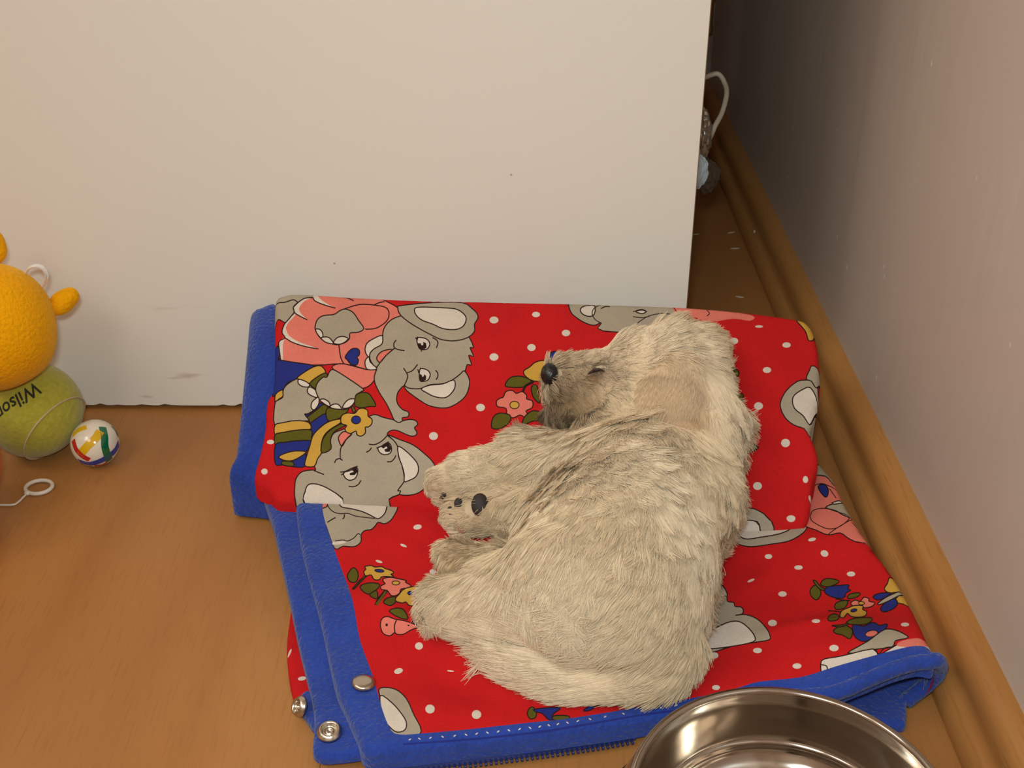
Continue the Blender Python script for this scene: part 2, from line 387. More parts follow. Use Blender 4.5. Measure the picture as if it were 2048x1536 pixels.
def pxl(s): return parse('P', s)
def print_flap():
    p = Print(); f, l = p.fill, p.line
    # grey elephant in the pink dress
    f('B', 'grey', '165 470 165 250 195 160 260 140 300 60 360 30 560 30 700 60 640 150 560 155 460 210 400 270 410 335 330 440 290 450 215 410 175 480')
    l('B', '190 205 290 210 400 178 455 210')
    f('B', 'pink', '640 150 700 60 850 60 1100 80 1390 120 1500 185 1660 275 1700 380 1540 480 1475 620 1475 720 1350 800 1320 870 1400 990 1420 1020 1290 1020 1010 950 650 965 250 905 225 720 300 630 265 570 270 540 330 430 410 335 400 270 460 210 560 155')
    f('B', 'pink', '885 970 1010 950 1290 1020 1395 1020 1370 1160 1240 1245 1100 1160 890 1020')
    for s in ('640 150 650 120 700 95 700 130 740 180 840 245 910 280 760 235 670 190', '400 270 460 210 560 155 640 150 540 190 470 280 500 350 570 420 480 380 420 335',
              '265 570 290 480 330 430 420 345 420 370 330 470 315 540 360 620 480 690 640 745 705 770 560 745 400 695 300 635', '225 720 240 670 300 635 275 720 275 905 250 905'):
        f('B', 'white', s, line=False)
    l('B', '640 150 660 190 760 235 910 280'); l('B', '400 270 420 335 480 375 570 420'); l('B', '300 635 400 695 560 745 705 770')
    l('B', '640 150 540 160 460 210 400 270'); l('B', '410 335 330 430 290 480 265 570 300 635 240 670 225 720 250 905'); l('B', '960 130 1050 155 1130 190')
    l('B', '1010 290 1200 235 1400 245 1520 275 1555 350 1520 440 1400 520 1275 533'); l('B', '1370 243 1430 215 1500 200')
    f('B', 'grey', '665 500 690 420 760 370 890 355 960 310 1030 290 1120 330 1190 430 1250 525 1180 570 1085 580 1080 640 1030 690 950 717 880 712 780 680 710 620 670 550')
    for s in ('670 535 720 535 755 580 755 630 735 640 690 590', '735 640 790 625 840 640 880 690 875 710 790 690', '885 695 930 635 1000 620 1060 645 1020 690 950 715'):
        f('B', 'white', s)
    l('B', '950 717 960 800 975 880 1010 950')
    f('B', 'blue', '1025 870 1070 800 1120 765 1180 770 1200 810 1190 850 1165 870 1185 900 1175 950 1140 968 1090 950 1050 900')
    f('B', 'white', '1475 610 1380 640 1290 700 1265 780 1290 850 1320 860 1350 790 1470 720')
    f('B', 'white', '1310 865 1265 920 1290 1015 1410 1010 1330 930')
    f('C', 'grey', '520 265 430 300 360 370 335 450 330 550 250 600 205 650 205 710 240 770 275 800 250 880 255 950 300 1050 370 1160 420 1260 440 1310 460 1340 500 1358 540 1345 535 1310 590 1300 605 1270 590 1245 540 1225 490 1170 478 1110 490 1050 520 1010 550 985 600 1005 720 1010 820 970 950 960 1050 920 1130 860 1180 825 1200 765 1245 765 1215 670 1265 680 1230 590 1265 590 1225 490 1100 300 700 200')
    f('C', 'pink', '275 690 300 650 350 620 430 610 370 670 310 740 280 720')
    l('C', '455 598 370 670 300 755 270 800'); l('C', '475 512 450 545 455 590 500 612 560 620')
    f('C', 'grey', '490 185 520 160 850 128 1150 130 1250 190 1300 240 1310 290 1275 350 1275 420 1210 485 1080 520 950 510 850 470 650 360 520 260')
    f('C', 'white', '660 210 680 180 780 175 1000 185 1100 200 1170 250 1190 300 1160 370 1080 405 950 395 850 350 740 310 680 260')
    f('C', 'white', '685 495 750 490 800 515 817 560 790 605 740 610 705 590'); f('C', 'ink', '695 545 725 545 730 565 750 565 750 530 780 545 785 590 750 612 715 605', line=False, sm=False)
    l('C', '670 487 690 510'); l('C', '690 478 693 500'); l('C', '730 605 733 632'); l('C', '850 490 890 515 900 550 885 590')
    f('C', 'grey', '555 975 600 1005 720 1010 820 970 950 960 1050 920 1130 860 1165 828 1200 865 1225 930 1215 1010 1180 1090 1100 1160 1000 1205 900 1205 800 1180 700 1120 580 1030')
    f('C', 'white', '730 1012 820 975 950 962 1055 922 1078 960 1065 1020 1010 1085 950 1105 860 1090 790 1055')
    f('C', 'white', '715 815 760 808 805 830 822 870 800 920 760 935 715 925'); f('C', 'ink', '705 885 715 860 735 870 740 890 755 885 760 862 780 880 780 920 745 935 710 930', line=False, sm=False)
    l('C', '695 815 705 850'); l('C', '720 795 722 812'); l('C', '875 822 898 850 898 890 880 920')
    l('C', '548 800 580 850 590 890 570 950 550 985'); l('C', '580 850 640 825 690 765')
    # clothes, paws and leaves between the two elephants
    f('B', 'blue', '150 740 225 745 235 850 250 905 650 968 600 1010 440 1130 330 1180 270 1270 185 1320 150 1300')
    f('B', 'yellow', '440 1130 520 1060 650 985 740 978 790 1055 700 1100 600 1185 520 1150'); f('B', 'olive', '600 1185 700 1100 790 1060 815 1110 740 1150 680 1220 660 1250')
    f('B', 'yellow', '185 1320 270 1265 275 1340 220 1380 185 1440')
    f('D', 'blue', '480 370 520 365 580 320 630 250 680 260 620 310 540 370 510 400'); f('D', 'olive', '510 400 600 330 680 265 730 290 720 330 700 365 620 410 550 460 520 430')
    f('D', 'blue', '550 460 620 410 700 365 740 435 660 500 600 560 560 620 550 500'); f('D', 'olive', '710 350 740 300 850 318 950 310 940 340 860 410 740 440')
    f('D', 'grey', '160 490 160 260 190 220 245 185 250 110 290 50 385 -8 430 -5 520 40 600 110 635 180 630 260 580 325 510 365 480 368 520 420 520 440 350 445')
    for s in ('410 0 440 -5 500 20 535 50 520 75 460 70 415 40', '535 75 600 110 622 180 590 185 525 150 510 110', '632 185 635 250 600 310 570 320 550 290 560 240 600 200'): f('D', 'white', s)
    f('D', 'grey', '640 210 600 110 620 30 680 -30 720 -30 750 -90 790 -111 900 -50 1110 95 1100 120 1035 160 1030 210 1000 270 950 310 880 318 800 310 740 285 660 230')
    for s in ('645 215 690 205 740 235 755 270 745 285 690 255', '755 290 790 262 840 262 880 305 870 315 800 310', '890 300 920 240 970 205 1025 210 1000 265 950 300'): f('D', 'white', s)
    f('D', 'olive', '1035 165 1090 135 1160 140 1200 180 1250 278 1180 285 1100 300 1030 285 1020 240')
    f('D', 'yellow', '162 485 250 460 380 438 520 455 545 530 400 540 250 565 162 590'); f('D', 'olive', '162 590 250 565 400 540 550 540 555 620 540 655 380 655 250 675 165 700')
    f('D', 'blue', '165 700 280 670 400 655 545 655 530 720 495 790 485 930 360 935 240 915 165 905'); f('D', 'yellow', '200 830 270 790 380 765 495 775 430 830 340 870 260 865')
    f('D', 'olive', '245 875 350 880 358 930 245 915')
    # second, upside-down elephant head
    f('D', 'grey', '600 970 585 920 610 850 665 790 765 745 760 650 800 570 910 525 1180 390 1250 375 1320 400 1400 420 1440 430 1495 460 1540 440 1620 425 1680 440 1700 480 1665 515 1690 560 1680 595 1630 605 1560 580 1480 545 1410 545 1370 590 1440 650 1490 720 1500 830 1540 950 1555 1090 1510 1160 1485 1190 1515 1190 1510 1230 1390 1275 1400 1345 1100 1335 900 1320 500 1310 385 1290 375 1150 390 1060 450 990 560 970')
    f('D', 'yellow', '485 925 500 830 540 700 570 600 640 520 740 450 870 420 870 460 760 530 690 600 660 700 665 780 620 850 585 930')
    f('D', 'olive', '665 785 665 680 700 600 770 530 880 470 920 490 800 560 760 650 765 745')
    f('D', 'pink', '845 620 870 580 910 555 990 580 930 640 885 715 855 670')
    l('D', '990 580 920 650 870 740 865 840'); l('D', '805 895 820 860 860 848 890 868'); l('D', '580 975 640 1000 690 1018')
    f('D', 'white', '495 1290 485 1210 510 1140 560 1118 640 1130 750 1180 900 1300')
    f('D', 'grey', '1375 590 1500 640 1650 700 1780 800 1860 880 1885 950 1850 1080 1800 1140 1720 1210 1620 1240 1510 1235 1515 1195 1485 1190 1550 1100 1555 1050 1530 920 1495 830 1485 720 1440 650')
    f('D', 'white', '1485 718 1560 755 1650 840 1700 910 1705 990 1670 1050 1600 1085 1555 1095 1555 1020 1530 920 1500 840')
    f('D', 'white', '1270 730 1310 715 1390 680 1418 740 1400 790 1340 805 1290 780'); f('D', 'ink', '1305 720 1340 690 1390 675 1415 740 1395 775 1350 775 1340 750 1375 735 1360 715 1330 740', line=False, sm=False)
    l('D', '1255 735 1300 718 1360 680 1390 665'); l('D', '1175 692 1240 695 1310 660 1375 595'); l('D', '1145 780 1185 755 1200 728'); l('D', '1368 880 1410 880 1445 850 1465 810')
    f('D', 'white', '900 1000 960 980 1045 945 1050 1010 1020 1065 960 1080 915 1050'); f('D', 'ink', '960 980 1040 935 1052 990 1020 1025 970 1025 965 1005 1010 990 1000 975', line=False, sm=False)
    l('D', '862 993 920 985 980 955 1055 928'); l('D', '875 1025 905 1005'); l('D', '955 1145 1010 1150 1060 1125 1088 1080')
    f('D', 'olive', '985 285 1010 285 1030 335 1000 345')
    f('D', 'yellow', '1020 360 1060 315 1110 305 1160 330 1165 390 1205 420 1205 470 1170 505 1135 510 1135 570 1090 605 1045 590 1035 550 980 575 930 560 915 520 935 490 880 470 870 420 890 375 950 355')
    p.oval('blue', 1035, 430, 100, 88, line=True, z='D')
    # flowers by the muzzle
    f('E', 'yellow', '260 430 290 410 320 385 360 375 400 380 400 450 350 485 300 480 265 455'); f('E', 'blue', '395 350 410 330 440 330 450 370 400 380')
    f('E', 'olive', '160 508 190 465 250 460 300 485 260 515 200 518'); l('E', '310 490 270 510 255 540', 5); f('E', 'olive', '300 515 330 510 345 600 310 570')
    f('E', 'pink', '150 570 165 540 200 535 220 550 250 540 275 560 275 580 305 590 305 625 270 645 295 670 270 680 240 665 205 680 170 670 165 630 120 620 115 590 135 575'); p.oval('yellow', 210, 612, 50, 40, line=True, z='E')
    f('E', 'olive', '90 735 95 680 130 655 185 665 185 700 140 735'); f('E', 'olive', '255 720 260 680 300 645 345 650 345 690 300 700')
    # flowers and ear on the right
    f('K', 'olive', '330 180 345 150 390 130 435 155 440 185 410 215 360 205'); f('K', 'yellow', '330 215 400 225 420 240 410 265 430 280 420 300 390 315 350 290')
    f('K', 'olive', '385 370 400 350 470 328 465 390 440 420'); f('K', 'pink', '380 390 430 410 455 440 460 465 400 430'); f('K', 'blue', '480 590 520 565 545 580 580 605 585 625 540 635 500 680 470 700')
    f('K', 'olive', '440 740 520 700 560 705 588 735 540 760 480 775')
    f('K', 'grey', '950 225 880 235 800 300 755 380 755 440 790 510 850 560 930 590 975 635 1010 560 1060 420 1040 330 1030 270 990 235')
    f('K', 'white', '970 280 920 295 860 335 842 380 860 440 920 490 970 550 1010 480 1040 410 1010 330'); f('K', 'grey', '945 215 970 150 985 120 1020 125 1045 150 1060 220 1020 280 985 235')
    f('K', 'grey', '305 1340 360 1260 440 1205 530 1185 600 1210 650 1250 690 1340'); f('K', 'white', '395 1340 420 1285 500 1275 570 1285 610 1340')
    # elephant along the back edge
    f('J', 'grey', '503 110 560 100 680 100 770 100 900 100 1000 100 1090 130 1110 195 1130 215 1180 210 1100 300 700 290 690 245 650 258 600 245 550 215 515 180')
    f('J', 'white', '590 150 650 145 650 195 620 207 585 195 570 170'); l('J', '685 140 650 160 638 190 655 225 690 245', 1.8); l('J', '690 162 710 152 740 150'); f('J', 'white', '885 178 920 168 945 180 920 192')
    l('J', '870 180 920 172 950 180', 1.8); l('J', '870 208 920 215 965 205', 1.8); l('J', '895 245 960 205 1050 190 1130 210', 1.8); l('J', '1010 235 1080 215 1145 235', 1.8)
    f('J', 'pink', '1020 110 1180 100 1250 120 1300 150 1545 200 1535 232 1440 220 1300 240 1220 210 1140 212 1110 195 1090 155', line=False); l('J', '1100 150 1120 180 1160 195 1200 205', 1.8); l('J', '1290 170 1305 190 1290 205', 1.8)
    f('J', 'yellow', '1800 228 1850 225 1900 260 1900 330 1870 345 1850 290')
    for d in ((988, 640, 18, 14), (1072, 629, 16, 11), (1132, 666, 17, 13), (1063, 695, 17, 14), (988, 714, 18, 15), (961, 815, 18, 15), (867, 872, 18, 16), (1468, 682, 17, 13), (1573, 690, 17, 11),
              (1518, 653, 16, 5), (1534, 740, 17, 12), (1517, 812, 18, 15), (1571, 886, 18, 17), (1515, 972, 18, 16), (1582, 1037, 18, 13), (1611, 959, 11, 14), (1622, 992, 9, 12), (1000, 601, 14, 4),
              (541, 884, 15, 9), (529, 943, 13, 12), (1033, 864, 16, 12)): p.oval('white', *d)
    return p
def print_low():
    p = Print(); f, l = p.fill, p.line
    f('L', 'grey', '0 180 40 60 180 40 740 60 745 170 720 230 680 290 620 325 560 310 530 345 490 380 430 390 395 430 395 490 360 530 310 545 220 540 140 560 60 350')
    f('L', 'white', '180 60 300 60 460 70 630 80 635 190 600 250 550 275 480 240 400 205 300 180 215 165 185 130'); l('L', '60 80 80 160 130 210 200 228 270 225 340 250 450 265 520 272', 1.9)
    l('L', '70 310 120 280 150 265'); l('L', '235 235 230 265 215 278'); f('L', 'pink', '5 90 60 90 70 150 40 170 10 170'); f('L', 'white', '120 525 140 490 220 480 260 490 220 515', line=False); l('L', '140 490 220 480 260 490 320 465 365 418 385 430', 1.9)
    f('L', 'olive', '262 830 280 785 320 745 360 780 365 840 340 885 290 880'); f('L', 'olive', '310 950 430 825 450 830 330 955', sm=False)
    f('L', 'yellow', '420 785 440 760 430 735 490 725 530 740 590 735 630 755 690 775 705 800 680 810 710 835 640 830 590 835 570 860 520 860 490 815 440 825'); p.oval('blue', 570, 775, 90, 28, .1, True, 'L')
    f('L', 'olive', '385 930 430 900 500 890 570 905 550 950 480 1000 420 980'); f('L', 'olive', '475 1005 540 965 555 1020 545 1045 510 1035')
    f('L', 'pink', '610 850 650 840 700 840 740 850 770 855 830 870 820 885 870 915 860 940 780 950 765 990 720 1015 680 1010 645 965 590 955 585 920 625 900 605 875'); p.oval('yellow', 728, 892, 75, 40, 0, True, 'L')
    f('L', 'olive', '525 1095 620 965 645 975 550 1105', sm=False); f('L', 'olive', '610 1075 640 1040 720 1025 730 1070 680 1110 630 1095')
    f('L', 'yellow', '725 1040 760 1000 800 955 870 930 950 930 980 990 950 1050 900 1110 850 1105 825 1075 790 1085 735 1070'); p.oval('blue', 875, 990, 68, 40, 0, True, 'L')
    f('L', 'olive', '665 1165 720 1135 790 1140 830 1190 840 1240 760 1225'); f('L', 'olive', '895 1180 900 1110 950 1075 990 1120 980 1190 930 1210'); f('L', 'blue', '890 1275 930 1200 980 1190 1030 1240 1060 1330 1030 1345')
    f('L', 'pink', '580 1280 600 1230 650 1215 720 1240 830 1260 940 1310 870 1345 800 1385 740 1385 715 1370 670 1400 610 1380 585 1330'); l('L', '735 1250 715 1300 720 1375'); p.oval('ink', 640, 1295, 25, 28, 0, False, 'L'); p.oval('ink', 850, 1300, 22, 14, 0, False, 'L')
    f('F', 'grey', '640 1110 720 1115 780 1165 820 1250 860 1340 800 1400 700 1400 660 1280 640 1160'); f('F', 'white', '640 1150 700 1185 750 1240 780 1290 775 1330 740 1345 705 1330 660 1270')
    f('H', 'olive', '840 910 870 870 900 900 895 940 860 950'); f('H', 'blue', '890 885 1060 875 1010 920 1005 960 975 950 940 915 900 905'); f('H', 'blue', '1215 890 1280 850 1280 880 1230 900'); f('H', 'olive', '1015 930 1110 930 1110 955 1020 960'); f('H', 'yellow', '1280 850 1380 830 1440 795 1500 840 1480 860 1300 865')
    f('I', 'grey', '290 0 900 0 920 60 880 110 780 165 640 190 480 210 380 190 320 145 300 90'); f('I', 'white', '410 30 780 30 790 70 700 110 560 135 450 150 395 130 380 95')
    f('K', 'pink', '935 1290 940 900 1080 935 1140 985 1230 1040 1300 1150 1460 1415 1340 1440 1260 1410 1200 1370 1110 1385 1020 1350 940 1320'); f('K', 'grey', '980 930 1040 850 1120 890 1180 970 1150 1000 1090 945')
    f('K', 'blue', '1035 1020 1075 1005 1110 1040 1105 1090 1085 1100 1050 1060'); f('K', 'grey', '1090 1180 1150 1150 1200 1130 1290 1115 1325 1190 1280 1250 1220 1235 1170 1205'); f('K', 'white', '1140 1145 1200 1125 1215 1140 1160 1155')
    for s in ('990 1020 1060 1000 1120 1020 1160 1035 1240 1050', '1120 1040 1170 1110', '980 1230 1000 1200 1080 1185 1170 1210 1270 1250 1200 1320 1110 1340 1000 1290 975 1250 980 1230', '1330 1190 1290 1260 1180 1330 1110 1380', '1290 1290 1340 1330 1440 1380'): l('K', s, 1.8)
    f('K', 'yellow', '985 640 1060 760 1030 780 960 690'); f('K', 'blue', '1040 800 1060 785 1080 810 1075 835 1050 830'); f('K', 'olive', '1050 850 1090 850 1110 890 1080 880')
    f('I', 'grey', '120 480 210 480 260 520 295 590 240 605 120 600'); f('I', 'white', '120 545 185 560 190 595 120 590')
    f('I', 'grey', '120 600 240 605 290 600 295 640 345 650 355 680 400 685 420 710 410 740 360 750 440 745 530 780 600 850 630 910 620 945 500 965 330 995 150 1050 -20 1060 -60 900 60 750')
    f('I', 'white', '60 965 80 920 200 850 320 800 400 805 470 860 510 920 495 960 330 995 150 1015 90 1000'); l('I', '110 765 160 785 178 820')
    for s in ('1030 510 1045 475 1090 460 1175 480 1130 515 1070 525', '945 560 960 530 990 515 1030 560 1025 600 995 630 955 600', '970 480 990 478 1030 525 1070 545 1050 555 1010 535', '1240 610 1265 580 1340 575 1320 605 1260 620', '1140 690 1150 655 1200 635 1245 640 1220 690 1160 705',
              '1085 775 1110 745 1150 740 1175 765 1150 790 1100 795', '1230 815 1290 775 1430 770 1410 810 1340 825', '1130 870 1180 835 1230 830 1280 870 1260 935 1200 905 1150 895', '1115 832 1200 825 1240 812 1240 825 1180 842'): f('I', 'olive', s)
    l('I', '1145 620 1200 630 1260 635', 2.5); l('I', '1085 715 1140 718 1190 725', 2.5)
    f('I', 'blue', '1060 550 1090 525 1180 515 1250 512 1245 540 1265 555 1230 575 1210 615 1130 610 1070 580')
    f('I', 'pink', '1265 655 1300 630 1340 640 1370 608 1410 620 1410 640 1455 650 1440 675 1400 690 1350 690 1290 680'); p.oval('yellow', 1350, 655, 50, 25, 0, True, 'I')
    f('I', 'yellow', '1180 760 1195 715 1250 690 1290 675 1360 675 1360 705 1390 720 1385 750 1340 765 1270 760 1240 735 1210 770'); p.oval('blue', 1290, 712, 50, 24, -.2, True, 'I')
    f('I', 'blue', '1280 830 1320 825 1370 835 1420 810 1460 810 1490 830 1555 820 1530 870 1460 920 1380 955 1330 945 1290 905'); p.oval('pink', 1430, 895, 100, 50, -.2, True, 'I')
    f('I', 'yellow', '1575 450 1640 470 1690 520 1690 550 1580 575 1530 545 1555 500'); f('I', 'yellow', '1620 620 1690 570 1740 600 1760 660 1640 655'); f('I', 'blue', '1440 605 1480 580 1560 572 1580 580 1520 620 1470 628')
    f('I', 'blue', '1500 700 1540 650 1610 620 1635 660 1600 700 1530 725'); f('I', 'grey', '1480 655 1560 600 1680 550 1705 560 1600 620 1500 665')
    f('I', 'grey', '1240 1050 1400 955 1500 880 1560 858 1640 875 1720 925 1620 950 1590 1000 1440 1020'); f('I', 'white', '1030 1130 1060 1095 1200 1070 1440 1015 1490 1060 1600 1000 1700 960 1890 985 1900 1060 1090 1260 1040 1220')
    l('I', '1440 1015 1470 1040 1485 1060 1530 1010 1590 1000'); l('I', '1035 1140 1075 1150 1085 1190'); f('I', 'pink', '1630 990 1650 960 1740 935 1820 935 1890 980 1800 1000 1700 1000', line=False); f('I', 'pink', '1890 945 1960 1040 1920 1040', line=False)
    for d in ((835, 1054, 17, 10, -.15), (807, 1091, 14, 5, .4), (758, 1123, 14, 5, .3), (866, 1143, 14, 10), (838, 1292, 16, 15), (797, 1342, 18, 11, -.3), (901, 1342, 14, 3, .1), (860, 1418, 19, 18), (953, 1429, 19, 18),
              (1423, 1075, 14, 9), (1624, 1079, 16, 7, -.2), (1649, 1107, 16, 13, .4), (1749, 1089, 16, 12), (1537, 1113, 15, 10), (1439, 1127, 15, 9, -.2), (1597, 1135, 17, 9), (1702, 1148, 17, 10), (1502, 1161, 15, 5, -.4),
              (1565, 1188, 17, 11), (1545, 1246, 18, 13), (1632, 1242, 17, 8), (1810, 1249, 17, 8), (1668, 1296, 19, 13), (1515, 1301, 18, 11), (1428, 1311, 18, 13), (1594, 1332, 18, 11), (1432, 1375, 16, 10), (1787, 1141, 9, 8), (1329, 1367, 18, 17)):
        p.oval('white', *d)
    # blue binding along the left and the front edge
    f('P', 'trim', '560 985 640 985 645 1020 655 1060 680 1130 705 1200 720 1280 745 1350 765 1420 782 1460 800 1469 842 1467 932 1459 1060 1445 1157 1434 1375 1398 1479 1374 1520 1363 1602 1354 1677 1331 1771 1305 1827 1292 1865 1296 1900 1310 1900 1420 1700 1440 1400 1520 1000 1560 700 1590 500 1300', line=False)
    sm_ = catmull(pxl('806 1487 932 1476 1060 1462 1180 1445 1375 1413'), 12); p.items.append(('stroke', 'blue', np.array(sm_), 2.6))
    for i in range(2, len(sm_) - 1, 2): p.oval('white', sm_[i][0], sm_[i][1] - 7, 6, 2.2, -.5 if i % 4 else .5)
    return p

CLOTH = {'red': fabric('red_cotton', srgb(190, 24, 25)), 'grey': fabric('grey_print', srgb(162, 148, 127)), 'pink': fabric('pink_print', srgb(214, 114, 98)),
         'white': fabric('white_print', srgb(206, 190, 174)), 'yellow': fabric('yellow_print', srgb(194, 148, 60)), 'olive': fabric('olive_print', srgb(88, 82, 22)),
         'blue': fabric('blue_print', srgb(36, 44, 116)), 'ink': fabric('ink_print', srgb(40, 22, 18)), 'trim': fabric('blue_towelling', srgb(37, 62, 144), 'terry')}
NAMES = list(CLOTH)

def poly_dist(x, y, P):
    d = np.full(len(x), 9.0)
    for i in range(len(P)): d = np.minimum(d, segdist(x, y, P[i], P[(i + 1) % len(P)])[0])
    return d
def inside(x, y, P):
    c = np.zeros(len(x), bool); n = len(P)
    for i in range(n):
        x0, y0 = P[i]; x1, y1 = P[(i + 1) % n]
        if y0 == y1: continue
        cr = (y0 > y) != (y1 > y); c ^= cr & (x < (x1 - x0) * (y - y0) / (y1 - y0) + x0)
    return c
def sheet(name, outline, h, base, pr=None, rnd=.006, th=.01, zmin=.003, step=.004, parent=None, lift=None):
    """solid cloth layer: printed triangulated top following h, rounded rim, underside"""
    O = [np.array(p) for p in outline]
    dense = []
    for i in range(len(O)):
        a, b = O[i], O[(i + 1) % len(O)]; n = max(1, int(np.hypot(*(b - a)) / .004))
        dense += [a + (b - a) * k / n for k in range(n)]
    O = dense; Oa = np.array(O)
    verts = [tuple(p) for p in O]; edges = [(i, (i + 1) % len(O)) for i in range(len(O))]
    if pr:
        for kind, c, P, w in pr.items:
            if kind == 'fill': chains = [(P, True)]
            else:
                T = np.gradient(P, axis=0); T /= np.maximum(np.hypot(T[:, 0], T[:, 1]), 1e-6)[:, None]
                N = np.stack([-T[:, 1], T[:, 0]], 1) * w / 2; chains = [(np.concatenate([P + N, (P - N)[::-1]]), True)]
            for Q, cl in chains:
                W = hitv(Q, h); i0 = len(verts); n = len(W); verts += [tuple(q) for q in W]
                edges += [(i0 + i, i0 + (i + 1) % n) for i in range(n)]
    lo, hi = Oa.min(0), Oa.max(0)
    gx, gy = np.meshgrid(np.arange(lo[0], hi[0], step), np.arange(lo[1], hi[1], step)); gx = gx.ravel() + rng.normal(0, step * .08, gx.size); gy = gy.ravel() + rng.normal(0, step * .08, gy.size)
    ok = inside(gx, gy, O); gx, gy = gx[ok], gy[ok]; d = poly_dist(gx, gy, O); ok = d > max(rnd * 1.05, .002); extra = list(zip(gx[ok], gy[ok]))
    T = np.roll(Oa, -1, 0) - np.roll(Oa, 1, 0); T /= np.maximum(np.hypot(T[:, 0], T[:, 1]), 1e-9)[:, None]; N = np.stack([-T[:, 1], T[:, 0]], 1)
    tst = Oa + N * .0005; N[~inside(tst[:, 0], tst[:, 1], O)] *= -1
    for fr_ in (.06, .2, .45, .75, 1.0):
        q = Oa + N * rnd * fr_; okk = inside(q[:, 0], q[:, 1], O); dd = poly_dist(q[:, 0], q[:, 1], O)
        extra += [tuple(p) for p in q[okk & (dd > rnd * fr_ * .8)]]
    verts += extra
    S = 1000.0
    vo, eo, fo, ov, oe, of = geometry.delaunay_2d_cdt([Vector((p[0] * S, p[1] * S)) for p in verts], edges, [], 0, 1e-4, True)
    xy = np.array([(v.x / S, v.y / S) for v in vo]); d = poly_dist(xy[:, 0], xy[:, 1], O)
    tri = np.array(fo); ce = xy[tri].mean(1); okf = inside(ce[:, 0], ce[:, 1], O); tri = tri[okf]; ce = ce[okf]
    cz = h(ce[:, 0], ce[:, 1]); dd = ce[:, 1] * CP + (CAMH - cz) * SP; up = ce[:, 1] * SP + (cz - CAMH) * CP
    pu = 1024 + FPX * ce[:, 0] / dd; pv = 768 - FPX * up / dd
    idx = np.full(len(tri), NAMES.index(base))
    if pr:
        for kind, c, P, w in pr.items:
            m = (pu > P[:, 0].min() - 3) & (pu < P[:, 0].max() + 3) & (pv > P[:, 1].min() - 3) & (pv < P[:, 1].max() + 3); m = np.nonzero(m)[0]
            if not len(m): continue
            if kind == 'fill': s_ = inside(pu[m], pv[m], P)
            else:
                q = np.full(len(m), 99.0)
                for i in range(len(P) - 1): q = np.minimum(q, segdist(pu[m], pv[m], P[i], P[i + 1])[0])
                s_ = q <= w / 2
            idx[m[s_]] = NAMES.index(c)
    keep = list(zip(tri.tolist(), idx.tolist()))
    z = h(xy[:, 0], xy[:, 1])
    q = np.clip(1 - d / rnd, 0, 1); z = z - rnd * (1 - np.sqrt(1 - q * q))
    used = sorted({i for f, _ in keep for i in f}); rm = {i: k for k, i in enumerate(used)}
    V = [(xy[i, 0], xy[i, 1], z[i]) for i in used]; n = len(V)
    tv = th(xy[used, 0], xy[used, 1]) if callable(th) else np.full(n, th)
    V += [(V[k][0], V[k][1], max(V[k][2] - tv[k], min(zmin, V[k][2] - .001))) for k in range(n)]
    F = []; MI = []; ec = {}
    for f, o in keep:
        g = [rm[i] for i in f]; F.append(g); MI.append(o)
        for a, b in zip(g, g[1:] + g[:1]): ec[(a, b)] = MI[-1]
    nt = len(F)
    bi = NAMES.index(base)
    for k in range(nt): F.append([v + n for v in F[k][::-1]]); MI.append(bi)
    for (a, b), m in ec.items():
        if (b, a) not in ec: F.append([b, a, a + n, b + n]); MI.append(m)
    me = bpy.data.meshes.new(name); me.from_pydata(V, [], F); me.update()
    for c in NAMES: me.materials.append(CLOTH[c])
    me.polygons.foreach_set('material_index', MI); me.polygons.foreach_set('use_smooth', [True] * len(F)); me.update()
    me.set_sharp_from_angle(angle=math.radians(60))
    o = bpy.data.objects.new(name, me); COL.objects.link(o); o.parent = parent
    return o
def pxl(s): return parse('P', s)
def outline(s, h, n=3):
    return [tuple(p) for p in hitv(catmull(pxl(s), n, True), h)]

bag = thing('sleeping_bag', 'red elephant-print child sleeping bag with blue binding, folded on the floor under the puppy', 'sleeping bag')
# lower folded part
lo_px = '590 1000 600 1080 620 1160 640 1230 655 1300 672 1370 690 1414 712 1464 732 1500 797 1497 932 1482 1060 1467 1272 1438 1400 1408 1450 1392 1530 1380 1640 1382 1715 1357 1790 1327 1842 1314 1868 1318 1874 1308 1858 1280 1830 1220 1790 1150 1745 1090 1700 1020 1668 955'
lo_out = list(hitv(catmull(pxl(lo_px), 3), h_low)) + [np.array([.185, .70]), np.array([-.135, .70])]
low = sheet('lower_printed_layer', lo_out, h_low, 'red', print_low(), rnd=.005, th=.0085, zmin=.004, parent=bag)
# upper folded part
fl_px = '560 590 600 584 700 590 850 597 960 599 1100 602 1250 606 1373 611 1480 620 1590 634 1618 646 1632 672 1640 720 1641 780 1632 830 1622 860 1634 895 1637 925 1626 960 1622 1010 1612 1045 1598 1052 1455 1049 1200 1030 960 1016 860 1008 700 1001 570 996 548 990 535 970 508 952 520 900 530 850 533 800 546 770 549 700 549 610'
fl_out = outline(fl_px, h_flap, 3)
flap = sheet('upper_printed_fold', fl_out, h_flap, 'red', print_flap(), rnd=.0045, th=lambda x, y: .011 + .05 * sst((y - crease_y(x) - .018) / .05), zmin=.012, parent=bag)
# blue towelling lining standing out on the left of the fold
bl_out = outline('497 614 512 604 570 606 580 800 570 900 540 960 508 955 470 945 455 933 457 913 468 890 475 830 484 740 490 680', h_blue, 3)
sheet('blue_lining_roll', bl_out, h_blue, 'trim', None, rnd=.012, th=.08, zmin=.003, parent=bag)
